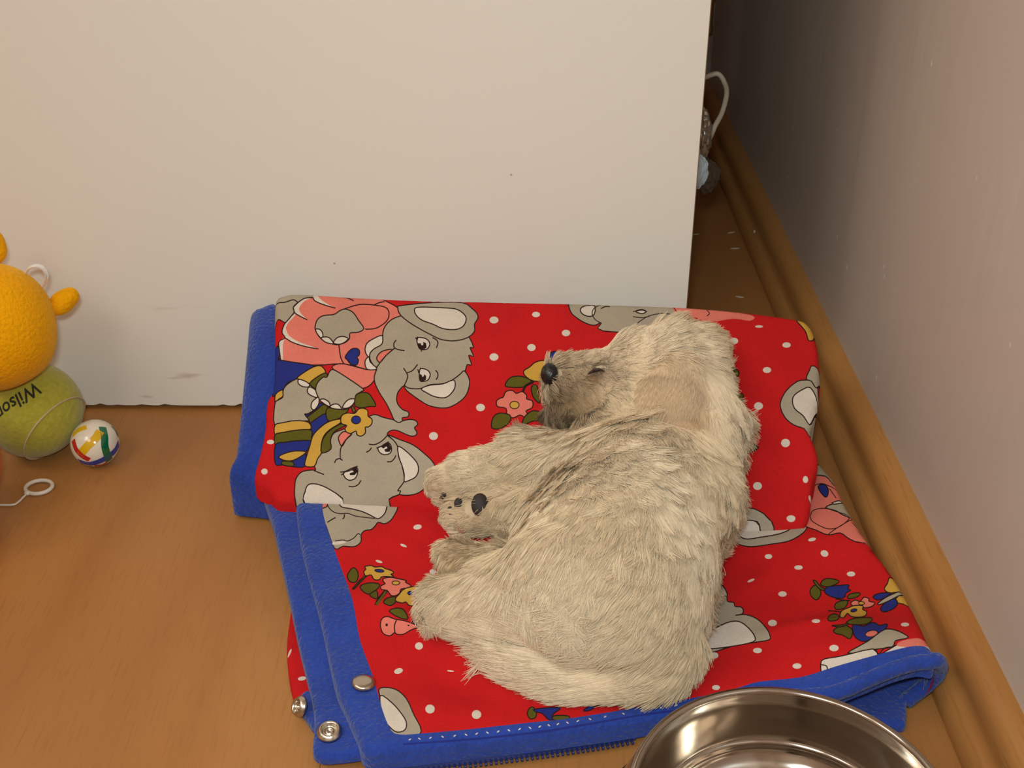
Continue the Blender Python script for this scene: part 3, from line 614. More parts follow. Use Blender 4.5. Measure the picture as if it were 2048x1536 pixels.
# layers showing under the left edge
cst = lambda c: (lambda x, y: c + .0006 * np.sin(90 * np.asarray(y, float)) + 0 * np.asarray(x, float))
h1 = lambda x, y: .004 * sst((np.asarray(y, float) - crease_y(np.asarray(x, float)) + .035) / .03) + .0105 + .0165 * sst((np.asarray(y, float) - .46) / .11) + 0 * np.asarray(x, float)
sheet('lower_binding_strip', outline('530 960 545 1040 560 1110 578 1190 592 1260 606 1320 622 1390 628 1440 624 1490 632 1507 660 1512 745 1500 770 1480 720 1300 680 1100 650 960', h1), h1, 'trim', None, rnd=.004, th=.006, zmin=.0045, parent=bag)
pr = Print(); pr.oval('white', 579, 1305, 5, 16, .5); pr.oval('white', 604, 1357, 17, 8, -.15)
h2 = cst(.0048)
sheet('red_under_layer', outline('590 1195 578 1240 573 1290 576 1340 584 1385 600 1405 660 1405 660 1250 640 1200', h2), h2, 'red', pr, rnd=.003, th=.004, zmin=.0006, parent=bag)
h3 = cst(.0065)
sheet('snap_tab', outline('596 1396 606 1380 625 1378 650 1392 650 1458 626 1450 610 1428 596 1410', h3), h3, 'trim', None, rnd=.003, th=.006, zmin=.0006, parent=bag)
h4 = cst(.006)
sheet('lower_lining_layer', outline('1430 1420 1560 1404 1700 1380 1800 1352 1850 1338 1862 1345 1840 1378 1816 1392 1814 1440 1800 1449 1745 1441 1640 1430 1520 1440', h4), h4, 'trim', None, rnd=.003, th=.005, zmin=.0006, parent=bag)
# right-hand fold joining upper and lower cloth
E_ = np.array([p for p in hitv(catmull(pxl('1872 1310 1858 1280 1830 1220 1790 1150 1745 1090 1700 1020 1668 955'), 6), h_low)])
ns = 12
for mat_, s_ in ((CLOTH['red'], 0), (CLOTH['trim'], 1)):
    V = []; F = []; EE = E_[4:]
    for i, (x, y) in enumerate(EE):
        zt = float(h_low(x, y)) - .006; zb = .003; c = (zt + zb) / 2; r = (zt - zb) / 2
        for k in range(ns):
            a = PI / 2 - PI * k / (ns - 1)
            V.append((x - .004 + (min(r, .009) - s_ * .003) * max(math.cos(a), 0), y, c + (r - s_ * .002) * math.sin(a)))
    for i in range(len(EE) - 1):
        for k in range(ns - 1):
            q = i * ns + k; F.append((q, q + 1, q + ns + 1, q + ns) if s_ == 0 else (q, q + ns, q + ns + 1, q + 1))
    pyd('side_fold' if s_ == 0 else 'side_fold_lining', V, F, mat_, bag)
# blue piping: along the front edge, round the open loop and back on the floor
top = [(p[0], p[1], float(h_low(*p)) - .0040) for p in hitv(catmull(pxl('1470 1388 1530 1378 1640 1381 1715 1356 1790 1326 1842 1312 1862 1313'), 5), h_low)]
zt = top[-1][2]
loop = [tuple(at(px, py, z=z)) for px, py, z in ((1874, 1321, zt - .001), (1880, 1333, .027), (1876, 1347, .020), (1862, 1362, .013), (1842, 1379, .008), (1822, 1394, .0055), (1812, 1402, .005))]
V, F = tube([tuple(p) for p in catmull(top[::4] + loop, 5)], .0042, 10); pyd('loop_piping', V, F, CLOTH['trim'], bag)
# zip along the front edge
M['zip'] = mat('navy_zip', srgb(26, 36, 92), .5, bump=.2)
zp = [at(px, py, z=.0032) for px, py in catmull(pxl('752 1546 850 1537 932 1527 1060 1511 1180 1494 1272 1478'), 8)]
V = []; F = []
for p in zp:
    V += [(p[0], p[1] + .012, .0075), (p[0], p[1] + .0005, .0034), (p[0], p[1], .0026), (p[0], p[1] + .012, .0016)]
for i in range(len(zp) - 1):
    for k in range(4): F.append((4 * i + k, 4 * i + 4 + k, 4 * i + 4 + (k + 1) % 4, 4 * i + (k + 1) % 4))
zipo = pyd('zip_tape', V, F, M['zip'], bag, smooth=False)
bm = bmesh.new(); bmesh.ops.create_cube(bm, size=1)
for v in bm.verts: v.co = Vector((v.co.x * (.0014 if v.co.y < 0 else .0010), v.co.y * .0032, v.co.z * .0018))
bmesh.ops.bevel(bm, geom=bm.edges[:], offset=.0003, segments=1, affect='EDGES')
tooth = bpy.data.meshes.new('zip_tooth'); bm.to_mesh(tooth); bm.free(); tooth.materials.append(M['zip'])
acc = 0.0
for a, b in zip(zp[:-1], zp[1:]):
    L = np.linalg.norm(b - a); t = acc
    while t < L:
        q = a + (b - a) * t / L; o = bpy.data.objects.new('zip_tooth', tooth); COL.objects.link(o); o.parent = zipo
        o.location = (q[0], q[1] - .0012, .0032); o.rotation_euler = (0, 0, math.atan2(b[1] - a[1], b[0] - a[0])); t += .0026
    acc = t - L
# snap fasteners
M['nickel'] = mat('nickel_snap', srgb(196, 186, 170), .22, 1.0)
def snap(px, py, z, r, kind, nrm, label):
    c = at(px, py, z=z)
    if kind == 'cap': pf = [(0, .0022), (.5, .0021), (.85, .0016), (.98, .0008), (1, 0), (.97, -.0008), (0, -.0008)]
    else: pf = [(0, .0003), (.16, .0005), (.2, .0012), (.3, .0013), (.34, .0004), (.52, .0002), (.56, .0016), (.66, .0026), (.78, .0027), (.86, .0015), (.95, .0012), (1, .0006), (1, -.0006), (0, -.0006)]
    V, F = lathe([(a * r, b) for a, b in pf], 32); o = pyd('snap_fastener', V, F, M['nickel'], bag)
    o.location = c; o.rotation_euler = Vector((0, 0, 1)).rotation_difference(Vector(nrm)).to_euler(); o['label'] = label
snap(609, 1223, .0118, .0062, 'socket', (.25, .1, 1), 'round nickel snap socket')
snap(659, 1464, .0118, .0064, 'socket', (.02, -.1, 1), 'round nickel snap socket')
snap(727, 1366, .0212, .0062, 'cap', (.1, .1, 1), 'smooth nickel snap cap')
snap(601, 1413, .0085, .0055, 'socket', (-.75, -.45, .55), 'nickel snap socket turned on edge')
# ------------------------------------------------------------------ white cabinet side with the gap behind it
Y0 = float(at(300, 819, z=0)[1]); XE = float(at(1373, 610, Y=Y0)[0])
cab = thing('white_cabinet', 'tall white laminate cabinet whose plain side stands behind the sleeping bag', 'cabinet', (-.4, Y0 + .3, 0))
CX0, CX1, CY1, CZ1 = -1.0, XE, Y0 + .56, 1.25
def cb(name, lo, hi, m, bev=.0):
    o = box(name, lo, hi, m, bev=bev); return child(o, cab)
# side panel with a slightly chewed lower edge
n = 260; V = []; F = []
xs = np.linspace(CX0, CX1, n); zb = .0042 + .0007 * np.abs(rng.normal(0, 1, n)) * (rng.random(n) < .5) + .0008 * np.sin(xs * 9)
for x_, z_ in zip(xs, zb):
    V += [(x_, Y0, z_), (x_, Y0, CZ1), (x_, Y0 + .018, CZ1), (x_, Y0 + .018, .0045)]
for i in range(n - 1):
    for k in range(4): F.append((4 * i + k, 4 * i + 4 + k, 4 * i + 4 + (k + 1) % 4, 4 * i + (k + 1) % 4))
F.append((3, 2, 1, 0)); F.append(tuple(4 * (n - 1) + k for k in range(4)))
o = pyd('side_panel', V, F, M['panel'], smooth=False); child(o, cab)
M['mdf'] = mat('raw_chipboard', srgb(120, 90, 62), .8, bump=.3, scale=300, var=.15, vscale=200)
M['cabwhite'] = mat('cabinet_white', srgb(222, 214, 202), .5)
cb('cabinet_body', (CX0, Y0 + .019, .05), (CX1 - .004, CY1, CZ1), M['cabwhite'])
cb('plinth', (CX0 + .05, Y0 + .022, .0005), (CX1 - .03, CY1 - .01, .049), M['mdf'])
cb('edge_band', (CX1, Y0 + .0005, .005), (CX1 + .0006, Y0 + .0175, CZ1), M['mdf'])
cb('top_panel', (CX0 - .01, Y0 - .01, CZ1 + .001), (CX1 + .006, CY1, CZ1 + .025), M['cabwhite'], bev=.002)

# things in the gap behind the cabinet
M['cable'] = mat('cream_cable', srgb(190, 172, 150), .45)
Yc = Y0 + .17
P = [(1330, 210), (1372, 172), (1410, 155), (1436, 148), (1450, 168), (1453, 190), (1444, 225), (1430, 252), (1420, 275), (1405, 300), (1380, 330), (1340, 360)]
pts = [at(px, py, Y=Yc + .02 + .02 * math.sin(i * .6)) for i, (px, py) in enumerate(P)]
V, F = tube(catmull(pts, 6), .0021, 10); tag(pyd('power_cable', V, F, M['cable']), 'cream power cable looping out from behind the white cabinet', 'cable')
M['foil'] = mat('crumpled_foil', srgb(190, 182, 168), .3, 1.0, bump=.6, scale=90)
def crumple(name, px, py, Yd, size, m, seed, amp=.35, sub=4):
    r_ = np.random.default_rng(seed); bm = bmesh.new(); bmesh.ops.create_icosphere(bm, subdivisions=sub, radius=1)
    K = r_.normal(0, 1, (14, 3)); K /= np.linalg.norm(K, axis=1)[:, None]; c = at(px, py, Y=Yd)
    for v in bm.verts:
        d = np.array(v.co); s = 1 + amp * (np.abs(np.sin(6 * K @ d)).mean() - .6) * 2.2 + r_.normal(0, .035)
        v.co = Vector(c + d * s * np.array(size))
    return from_bm(name, bm, m, smooth=False)
tag(crumple('foil_lump', 1402, 272, Yc - .06, (.007, .012, .020), M['foil'], 3), 'crumpled silvery foil sticking out behind the white cabinet edge', 'foil')
M['rag'] = mat('pale_blue_paper', srgb(178, 186, 188), .8, bump=.2)
tag(crumple('paper_scrap', 1392, 343, Yc - .07, (.009, .006, .013), M['rag'], 5, .25), 'pale bluish paper scrap low behind the cabinet edge', 'paper')
M['fluff'] = mat('dark_fluff', srgb(70, 52, 36), .95, bump=.8, scale=250)
tag(crumple('dust_clump', 1412, 352, Yc - .06, (.009, .008, .012), M['fluff'], 8, .5), 'dark grey dust clump on the floor behind the cabinet', 'dust')
M['brass'] = mat('dull_brass', srgb(120, 96, 62), .35, 1.0)
c = at(1419, 18, Y=Yc + .02)
V, F = lathe([(0, -.02), (.004, -.02), (.0045, -.016), (.0035, -.012), (.0035, .004), (.005, .006), (.005, .012), (.0035, .014), (.0035, .03), (0, .03)], 20)
o = pyd('pipe_fitting', V, F, M['brass']); o.location = c
tag(o, 'small dull brass fitting high in the gap behind the cabinet', 'fitting')
P2 = [at(1425, -60, Y=Yc), at(1421, 20, Y=Yc), at(1414, 75, Y=Yc - .005), at(1406, 120, Y=Yc - .01), at(1380, 150, Y=Yc - .01)]
M['hose'] = mat('grey_hose', srgb(150, 150, 150), .5)
V, F = tube(catmull([p + np.array([-.004, .012, 0]) for p in P2], 6), .004, 10); tag(pyd('grey_hose', V, F, M['hose']), 'grey hose running down behind the upper cabinet edge', 'hose')
M['plaster'] = mat('plaster_crumb', srgb(196, 172, 140), .8)
for i, (px, py, a, ln) in enumerate([(1389, 470, .2, .005), (1470, 498, .1, .0045), (1463, 466, .3, .004), (1479, 595, -.3, .004)]):
    bm = bmesh.new(); bmesh.ops.create_icosphere(bm, subdivisions=2, radius=1)
    for v in bm.verts: v.co = Vector((v.co.x * ln, v.co.y * .0012, v.co.z * .0006 + .0006)) * (1 + .2 * random.random())
    o = from_bm('plaster_crumb', bm, M['plaster']); o.location = at(px, py, z=0) if i != 3 else at(px, py, z=0); o.rotation_euler.z = a
    tag(o, ('pale plaster crumb on the gap floor right beside the cabinet edge', 'pale plaster crumb on the gap floor, nearer of the two by the skirting', 'pale plaster crumb on the gap floor, farther of the two by the skirting',
            'pale plaster crumb on the gap floor just behind the sleeping bag')[i], 'crumb', 'plaster crumbs in the gap')
o = pyd('paint_chip', *lathe([(0, 0), (.0012, .0003), (.0016, .001), (.001, .0016), (0, .0018)], 12), M['plaster']); c = at(1527, 460, z=.02); o.location = (XW - .0165, c[1], .0166); o.scale = (.7, 1.2, 2)
tag(o, 'tiny white paint chip stuck on the skirting board', 'paint chip')

# ------------------------------------------------------------------ tennis ball
M['felt'] = None
def felt():
    k = NT('tennis_felt'); b = k.b; tc = k.node('ShaderNodeTexCoord')
    n = k.node('ShaderNodeTexNoise', i_Scale=300, i_Detail=4.0); k.link(tc.outputs['Object'], n.inputs['Vector'])
    m = k.node('ShaderNodeMix', data_type='RGBA'); m.inputs[6].default_value = (*srgb(150, 140, 40), 1); m.inputs[7].default_value = (*srgb(186, 176, 66), 1)
    k.link(n.outputs[0], m.inputs[0]); k.link(m.outputs[2], b.inputs['Base Color']); b.inputs['Roughness'].default_value = 1; b.inputs['Specular IOR Level'].default_value = .05
    b.inputs['Sheen Weight'].default_value = .3
    bp = k.node('ShaderNodeBump', i_Strength=.7, i_Distance=.0015); k.link(n.outputs[0], bp.inputs['Height']); k.link(bp.outputs[0], b.inputs['Normal'])
    return k.m
M['felt'] = felt(); M['seam'] = mat('ball_seam', srgb(196, 170, 130), .8); M['inkb'] = mat('ball_ink', srgb(44, 38, 22), .9)
TR = .0332
tc_ = at(66, 820, z=TR); tb = thing('tennis_ball', 'worn yellow-green tennis ball with dark lettering beside the plush toy', 'ball', tc_)
# local frame: e1 image right, e2 image up, e3 towards the camera
e3 = EYE - tc_; e3 /= np.linalg.norm(e3); e1 = np.cross([0, 0, 1], e3); e1 /= np.linalg.norm(e1); e2 = np.cross(e3, e1)
bm = bmesh.new(); bmesh.ops.create_uvsphere(bm, u_segments=64, v_segments=40, radius=TR); from_bm('felt_cover', bm, M['felt'], tb)
# seam lobes: two circles on the felt, one facing the camera
def seam_ring(pts):
    Q3 = []
    for u, v in pts:
        w = math.sqrt(max(1 - u * u - v * v, 0)); Q3.append(e1 * u + e2 * v + e3 * w)
    nn = np.cross(Q3[1] - Q3[0], Q3[2] - Q3[0]); nn /= np.linalg.norm(nn); h_ = nn @ Q3[0]; rr = math.sqrt(1 - h_ * h_)
    a1 = Q3[0] - nn * h_; a1 /= np.linalg.norm(a1); a2 = np.cross(nn, a1)
    return [(nn * h_ + rr * (a1 * math.cos(t) + a2 * math.sin(t))) * TR for t in np.linspace(0, 2 * PI, 96, endpoint=False)]
for q in (seam_ring([(-.31, -.92), (-.02, -.31), (.94, .04)]), [-p for p in seam_ring([(-.31, -.92), (-.02, -.31), (.94, .04)])]):
    V, F = tube(q, .0011, 8, closed=True, flat=(.5, 1.3)); pyd('seam', V, F, M['seam'], tb)
fc = bpy.data.curves.new('txt', 'FONT'); fc.body = 'Wilson'; fc.size = .0132; fc.align_x = 'LEFT'; fc.resolution_u = 3; fc.shear = .25; fc.offset = .0002
to = bpy.data.objects.new('txt', fc); COL.objects.link(to); bpy.context.view_layer.update()
me = bpy.data.meshes.new_from_object(to.evaluated_get(bpy.context.evaluated_depsgraph_get())); bpy.data.objects.remove(to)
bm = bmesh.new(); bm.from_mesh(me); bmesh.ops.subdivide_edges(bm, edges=[e for e in bm.edges if e.calc_length() > .002], cuts=2); bmesh.ops.triangulate(bm, faces=bm.faces)
# upside down: the W starts on the upper right and the word runs down to the left
st = np.array([.0062, .0195]); ang = PI + math.radians(24)
for v in bm.verts:
    x_, y_ = v.co.x * .9, v.co.y; u = st[0] + x_ * math.cos(ang) - y_ * math.sin(ang); w_ = st[1] + x_ * math.sin(ang) + y_ * math.cos(ang)
    th_ = math.hypot(u, w_) / TR; dr = (e1 * u + e2 * w_) / max(math.hypot(u, w_), 1e-9)
    v.co = Vector((e3 * math.cos(th_) + dr * math.sin(th_)) * TR * 1.004)
from_bm('lettering', bm, M['inkb'], tb, smooth=False)

# ------------------------------------------------------------------ small striped rubber ball
SR = .0163
sc_ = at(190, 886, z=SR); sb = thing('bouncy_ball', 'small glossy white ball with red, yellow, green and blue stripes', 'ball', sc_)
gl = lambda n, c: mat(n, srgb(*c), .12, 0, spec=.6, coat=.3)
M['bw'] = gl('ball_white', (226, 212, 190)); stripes = {'red': gl('ball_red', (186, 24, 24)), 'yellow': gl('ball_yellow', (216, 168, 20)), 'green': gl('ball_green', (8, 96, 58)), 'blue': gl('ball_blue', (28, 56, 150))}
bm = bmesh.new(); bmesh.ops.create_uvsphere(bm, u_segments=64, v_segments=40, radius=SR); from_bm('ball_skin', bm, M['bw'], sb)
e3 = EYE - sc_; e3 /= np.linalg.norm(e3); e1 = np.cross([0, 0, 1], e3); e1 /= np.linalg.norm(e1); e2 = np.cross(e3, e1)
def band(name, pts, w, col):
    """stripe on the ball through unit-disc points seen from the camera"""
    D = []
    for u, v in catmull(pts, 8):
        rr = min(math.hypot(u, v), .999); D.append(e1 * u + e2 * v + e3 * math.sqrt(max(1 - rr * rr, 0)))
    D = [d / np.linalg.norm(d) for d in D]; V = []; F = []
    for i, d in enumerate(D):
        t = D[min(i + 1, len(D) - 1)] - D[max(i - 1, 0)]; s = np.cross(d, t); s /= np.linalg.norm(s)
        for k in range(7):
            q = d + s * w * (k / 6 - .5) * 2; q /= np.linalg.norm(q); V.append(q * SR * 1.004)
    for i in range(len(D) - 1):
        for k in range(6): F.append((i * 7 + k, i * 7 + k + 1, i * 7 + 8 + k, i * 7 + 7 + k))
    pyd(name, V, F, stripes[col], sb)
band('stripe', [(-.7, -.38), (-.3, -.05), (.05, .18), (.3, .45)], 0.174, 'yellow')
band('stripe', [(-.8, .5), (-.55, .66), (-.2, .72)], 0.131, 'yellow')
band('stripe', [(-.82, .3), (-.78, -.1), (-.6, -.42), (-.35, -.65)], 0.131, 'red')
band('stripe', [(-.75, -.62), (-.35, -.82), (.2, -.75), (.7, -.5), (.93, -.2)], 0.160, 'blue')
band('stripe', [(.42, .6), (.42, .2), (.36, -.2), (.38, -.6), (.42, -.85)], 0.160, 'green')
band('stripe', [(.8, .55), (.9, .35), (.97, .1)], 0.116, 'green')
band('stripe', [(-.2, -.93), (.1, -.96), (.3, -.9)], 0.087, 'red')

# ------------------------------------------------------------------ white pull ring with its string
M['plastic'] = mat('white_plastic', srgb(222, 206, 186), .35)
pr_ = thing('pull_ring', 'white plastic pull ring with a thin white cord lying on the floor', 'pull ring', at(78, 975, z=0))
base = np.array(at(78, 975, z=0)); ring = []
for t in np.linspace(0, 2 * PI, 40, endpoint=False):
    q = at(78 + 27 * math.cos(t), 974 - 13 * math.sin(t) + 3 * math.cos(t) * -1.2, z=.0018); ring.append(q - base)
V, F = tube(ring, .0014, 8, closed=True); pyd('ring', V, F, M['plastic'], pr_)
cord = [at(px, py, z=.0012) - base for px, py in ((55, 987), (47, 994), (38, 1003), (28, 1009), (10, 1010), (-20, 1009), (-70, 1004))]
V, F = tube(catmull(cord, 5), .0007, 8); pyd('cord', V, F, M['plastic'], pr_)
bm = bmesh.new(); bmesh.ops.create_icosphere(bm, subdivisions=2, radius=.0019)
kc = at(55, 986, z=.0019) - base
for v in bm.verts: v.co = Vector(kc) + Vector((v.co.x * 1.2, v.co.y, v.co.z * .9))
from_bm('knot', bm, M['plastic'], pr_)

# ------------------------------------------------------------------ steel food bowl
M['steel'] = mat('polished_steel', srgb(180, 170, 158), .11, 1.0)
bc = np.array([.1205, .3620, 0]); bowl = thing('food_bowl', 'stainless steel pet food bowl with black rubber foot at the lower edge of the picture', 'bowl', bc)
RB = .0725
pf = [(.0865, .0055), (.0860, .008), (.083, .018), (.078, .031), (.0735, .042), (.0715, .0475), (.0710, .0500), (.0698, .0516), (.0682, .0518), (.0670, .0508), (.0664, .0488),
      (.0650, .044), (.0635, .037), (.0612, .029), (.0600, .0262), (.0590, .0250), (.0580, .0215), (.054, .0165), (.048, .0130), (.040, .0112), (.028, .0104), (.0265, .0110), (.012, .0112), (0, .0112)]
pf = [tuple(p) for p in catmull(pf, 3)]
V, F = lathe(pf, 128); pyd('steel_dish', V, F, M['steel'], bowl)
V, F = lathe([(.078, .0004), (.0885, .0004), (.0905, .002), (.0908, .0045), (.0895, .0068), (.0870, .0072), (.0855, .006), (.078, .006), (.078, .0004)], 96)
pyd('rubber_foot', V, F, M['black'], bowl)

# ------------------------------------------------------------------ plain yellow plush toy, mostly out of frame on the left
def plush(name, rgb):
    k = NT(name); b = k.b; tc = k.node('ShaderNodeTexCoord')
    n = k.node('ShaderNodeTexNoise', i_Scale=420, i_Detail=3.0); k.link(tc.outputs['Object'], n.inputs['Vector'])
    mr = k.node('ShaderNodeMapRange'); mr.inputs[3].default_value = .85; mr.inputs[4].default_value = 1.15; k.link(n.outputs[0], mr.inputs[0])
    sc = k.node('ShaderNodeVectorMath', operation='SCALE'); sc.inputs[0].default_value = rgb; k.link(mr.outputs[0], sc.inputs['Scale']); k.link(sc.outputs[0], b.inputs['Base Color'])
    b.inputs['Roughness'].default_value = 1; b.inputs['Specular IOR Level'].default_value = .05; b.inputs['Sheen Weight'].default_value = .4; b.inputs['Sheen Roughness'].default_value = .4
    b.inputs['Sheen Tint'].default_value = (1, .75, .2, 1)
    bp = k.node('ShaderNodeBump', i_Strength=.8, i_Distance=.0015); k.link(n.outputs[0], bp.inputs['Height']); k.link(bp.outputs[0], b.inputs['Normal'])
    return k.m
M['plush'] = plush('yellow_plush', srgb(240, 164, 12)); M['redknit'] = plush('red_knit', srgb(186, 14, 14))
hc = at(-8, 652, Y=.700); toy = thing('plush_toy', 'yellow plush soft toy leaning on the white cabinet at the left', 'soft toy', (hc[0] - .02, hc[1] - .01, 0))
tl = np.array(toy.location)
e3 = EYE - hc; e3 /= np.linalg.norm(e3); e1 = np.cross([0, 0, 1], e3); e1 /= np.linalg.norm(e1); e2 = np.cross(e3, e1)
def blob(name, c, ax, m, sub=4, noise=.0, parent=toy):
    bm = bmesh.new(); bmesh.ops.create_icosphere(bm, subdivisions=sub, radius=1)
    for v in bm.verts:
        d = np.array(v.co); q = d[0] * ax[0] + d[1] * ax[1] + d[2] * ax[2]
        v.co = Vector(c - tl + q * (1 + noise * math.sin(5 * d[0] + 3 * d[1]) * .5))
    return from_bm(name, bm, m, parent)
pm = (np.linalg.norm(hc - EYE) / FPX)      # metres per pixel at the head
blob('head', hc, (e1 * 106 * pm, e2 * 118 * pm, e3 * .040), M['plush'], 5, .03)
def ear(u, v, ang, ln, wd):
    c = hc + e1 * u * pm + e2 * v * pm; d1 = e1 * math.cos(ang) + e2 * math.sin(ang); d2 = -e1 * math.sin(ang) + e2 * math.cos(ang)
    blob('ear', c, (d1 * ln * pm, d2 * wd * pm, e3 * .007), M['plush'], 4, .05)
ear(22, 142, 1.45, 34, 28); ear(124, 22, .5, 33, 21)
bc2 = np.array([float(at(4, 845, Y=.632)[0]) - .0495, .632, .050])
blob('shirt', bc2, (np.array([.041, 0, 0]), np.array([0, .034, 0]), np.array([0, 0, .046])), M['redknit'], 5)
for s in (-1, 1):
    blob('foot', bc2 + np.array([s * .022, -.045, -.034]), (np.array([.014, 0, 0]), np.array([0, .03, 0]), np.array([0, 0, .0165])), M['plush'], 4)
blob('sleeve', bc2 + np.array([.020, -.026, .004]), (np.array([.012, .004, 0]), np.array([0, .016, 0]), np.array([0, 0, .026])), M['redknit'], 4)
blob('sleeve', bc2 + np.array([-.036, -.016, .008]), (np.array([.012, 0, 0]), np.array([0, .018, 0]), np.array([0, 0, .028])), M['redknit'], 4)
lp = [at(px, py, Y=hc[1] + .012) - tl for px, py in ((52, 545), (58, 536), (72, 531), (86, 536), (93, 548), (92, 560), (86, 572))]
k = NT('clear_plastic'); k.b.inputs['Base Color'].default_value = (.9, .85, .8, 1); k.b.inputs['Roughness'].default_value = .15; k.b.inputs['Transmission Weight'].default_value = .6
V, F = tube(catmull(lp, 5), .0016, 8, flat=(1.8, .6)); o = pyd('hanging_loop', V, F, k.m, toy); o['label'] = 'clear plastic hanging loop'
# ------------------------------------------------------------------ sleeping puppy
def D(px, py, c): return hit(px, py, support, c)
def near(P, px, py, push=0.0):
    """point on the line of sight through a pixel at the depth of P, pushed towards the camera"""
    r = ray(px, py); t = (P[1] * CP + (CAMH - P[2]) * SP); q = EYE + r * t
    return q + (EYE - q) / np.linalg.norm(EYE - q) * push
PR = []    # a, b, ra, rb, flow, length, lift, k
def cone(a, ra, b, rb, flow, ln, lift, k=.010, sw=1.0):
    A = D(a[0], a[1], a[2] if len(a) > 2 else ra * .93); B = D(b[0], b[1], b[2] if len(b) > 2 else rb * .93)
    PR.append((A, B, ra, rb, np.array([flow[0], -flow[1], 0.0]), ln, lift, k, sw)); return A, B
# trunk
cone((1288, 980), .040, (1238, 1075), .042, (.25, 1), .026, .22, .014, 1.2)
cone((1238, 1075), .042, (1214, 1152), .043, (.05, 1), .024, .16, .014, .7)
cone((1214, 1152), .043, (1272, 1228), .029, (-.2, 1), .024, .16, .014, .4)
cone((1345, 970, .026), .027, (1306, 1170, .026), .026, (.7, 1), .024, .28, .012, .6)       # back near the cloth
cone((1392, 835, .024), .024, (1350, 960, .030), .031, (.6, 1), .024, .28, .014, .8)        # neck
cone((1215, 868, .020), .018, (1330, 870, .028), .023, (-.3, .9), .018, .30, .012, .8)   # throat
# head
SK, _ = cone((1338, 765, .030), .028, (1366, 754, .027), .0245, (1, .05), .015, .14, .010, .4)
cone((1268, 736, .028), .019, (1325, 730, .029), .022, (1, -.35), .017, .30, .008, .6)
cone((1385, 714, .017), .016, (1345, 704, .017), .015, (.8, -.8), .021, .45, .008, .6)
cone((1258, 795, .023), .021, (1300, 808, .024), .022, (.5, .8), .013, .24, .008, .6)
_, MZ = cone((1238, 768, .022), .0175, (1134, 772, .0155), .0125, (.5, .6), .013, .38, .006, .8)
cone((1228, 746, .025), .0125, (1126, 748, .0185), .0085, (.9, -.4), .012, .45, .005, .8)
_, CHN = cone((1215, 815, .016), .0140, (1122, 826, .0110), .0080, (-.1, 1), .014, .35, .005, .8)
# fore legs
cone((1215, 945), .025, (1065, 932), .0155, (-.8, .1), .022, .42, .010, 1.3)
_, W1 = cone((1065, 932), .0155, (945, 950, .0130), .0110, (-1, .05), .017, .36, .006, 1.0)
W1b, P1 = cone((945, 950, .0130), .0110, (895, 966, .0112), .0102, (-.8, .3), .009, .30, .005, .5)
cone((1170, 1010), .024, (1050, 1018), .0145, (-.5, .7), .020, .34, .008, 1.0)
_, W2 = cone((1050, 1018), .0145, (968, 1024, .0120), .0100, (-.8, .5), .014, .32, .006, .8)
W2b, P2_ = cone((968, 1024, .0120), .0100, (922, 1030, .0110), .0096, (-.8, .3), .007, .30, .005, .5)
# toes
for (u, v, c) in ((878, 952, .013), (874, 974, .009), (890, 990, .007)): cone((u + 12, v, c), .0056, (u, v, c), .0047, (-1, .2), .006, .25, .0022, .4)
for (u, v, c) in ((907, 1016, .013), (904, 1036, .008), (922, 1052, .007)): cone((u + 12, v - 2, c), .0055, (u, v, c), .0046, (-1, .2), .006, .25, .0022, .4)
# belly
cone((1130, 1070, .026), .026, (1085, 1085, .016), .015, (-.35, .9), .022, .30, .010, .8)
# near hind leg
cone((1175, 1168), .041, (1035, 1190, .024), .0225, (-1, .35), .020, .12, .012, .3)
cone((1035, 1190, .024), .0225, (925, 1208, .015), .0130, (-1, .15), .016, .18, .008, .4)
_, HP = cone((925, 1208, .015), .0130, (884, 1205, .012), .0105, (-.5, .6), .012, .26, .006, .5)
cone((1090, 1218, .024), .021, (965, 1232, .012), .0115, (-1, .2), .020, .16, .008, .3)
for (u, v, c) in ((868, 1188, .011), (860, 1212, .008), (872, 1238, .007)): cone((u + 16, v, c), .0070, (u, v, c), .0058, (-.6, .6), .010, .25, .003, .5)
# far hind foot, lying on the cloth
cone((1015, 1150, .014), .014, (928, 1134, .010), .0100, (-.5, .6), .013, .26, .005, .5)
_, HF = cone((928, 1134, .010), .0100, (902, 1106, .008), .0072, (-.3, .9), .010, .22, .004, .5)
# tail
TL = [(1325, 1270, .018, .019), (1315, 1315, .0155, .0165), (1240, 1342, .0120, .0122), (1150, 1350, .0100, .0104), (1062, 1332, .0085, .0086), (1005, 1312, .006, .0058)]
TP = [np.array(p) for p in catmull(TL, 4)]
for i in range(len(TP) - 1):
    p, q = TP[i], TP[i + 1]; r_ = TP[min(i + 3, len(TP) - 1)]; fl0 = (r_ - p)[:2] / np.linalg.norm((r_ - p)[:2])
    cone((p[0], p[1], p[2]), float(p[3]), (q[0], q[1], q[2]), float(q[3]), fl0, .016 + .010 * i / len(TP), .12, .0025, .06)
# floppy ear: a flattened leaf hanging from the back of the skull
EC = near(SK, 1338, 790, .0335); ew = np.array([.05, -.60, .80]); ew /= np.linalg.norm(ew)
eu = np.array([-.45, -.70, -.55]); eu -= ew * (eu @ ew); eu /= np.linalg.norm(eu); ew = ew - .14 * eu; ew /= np.linalg.norm(ew); eu -= ew * (eu @ ew); eu /= np.linalg.norm(eu); ev = np.cross(ew, eu)
EAR = (EC, eu, ev, ew, np.array([.0215, .0170, .0056]))

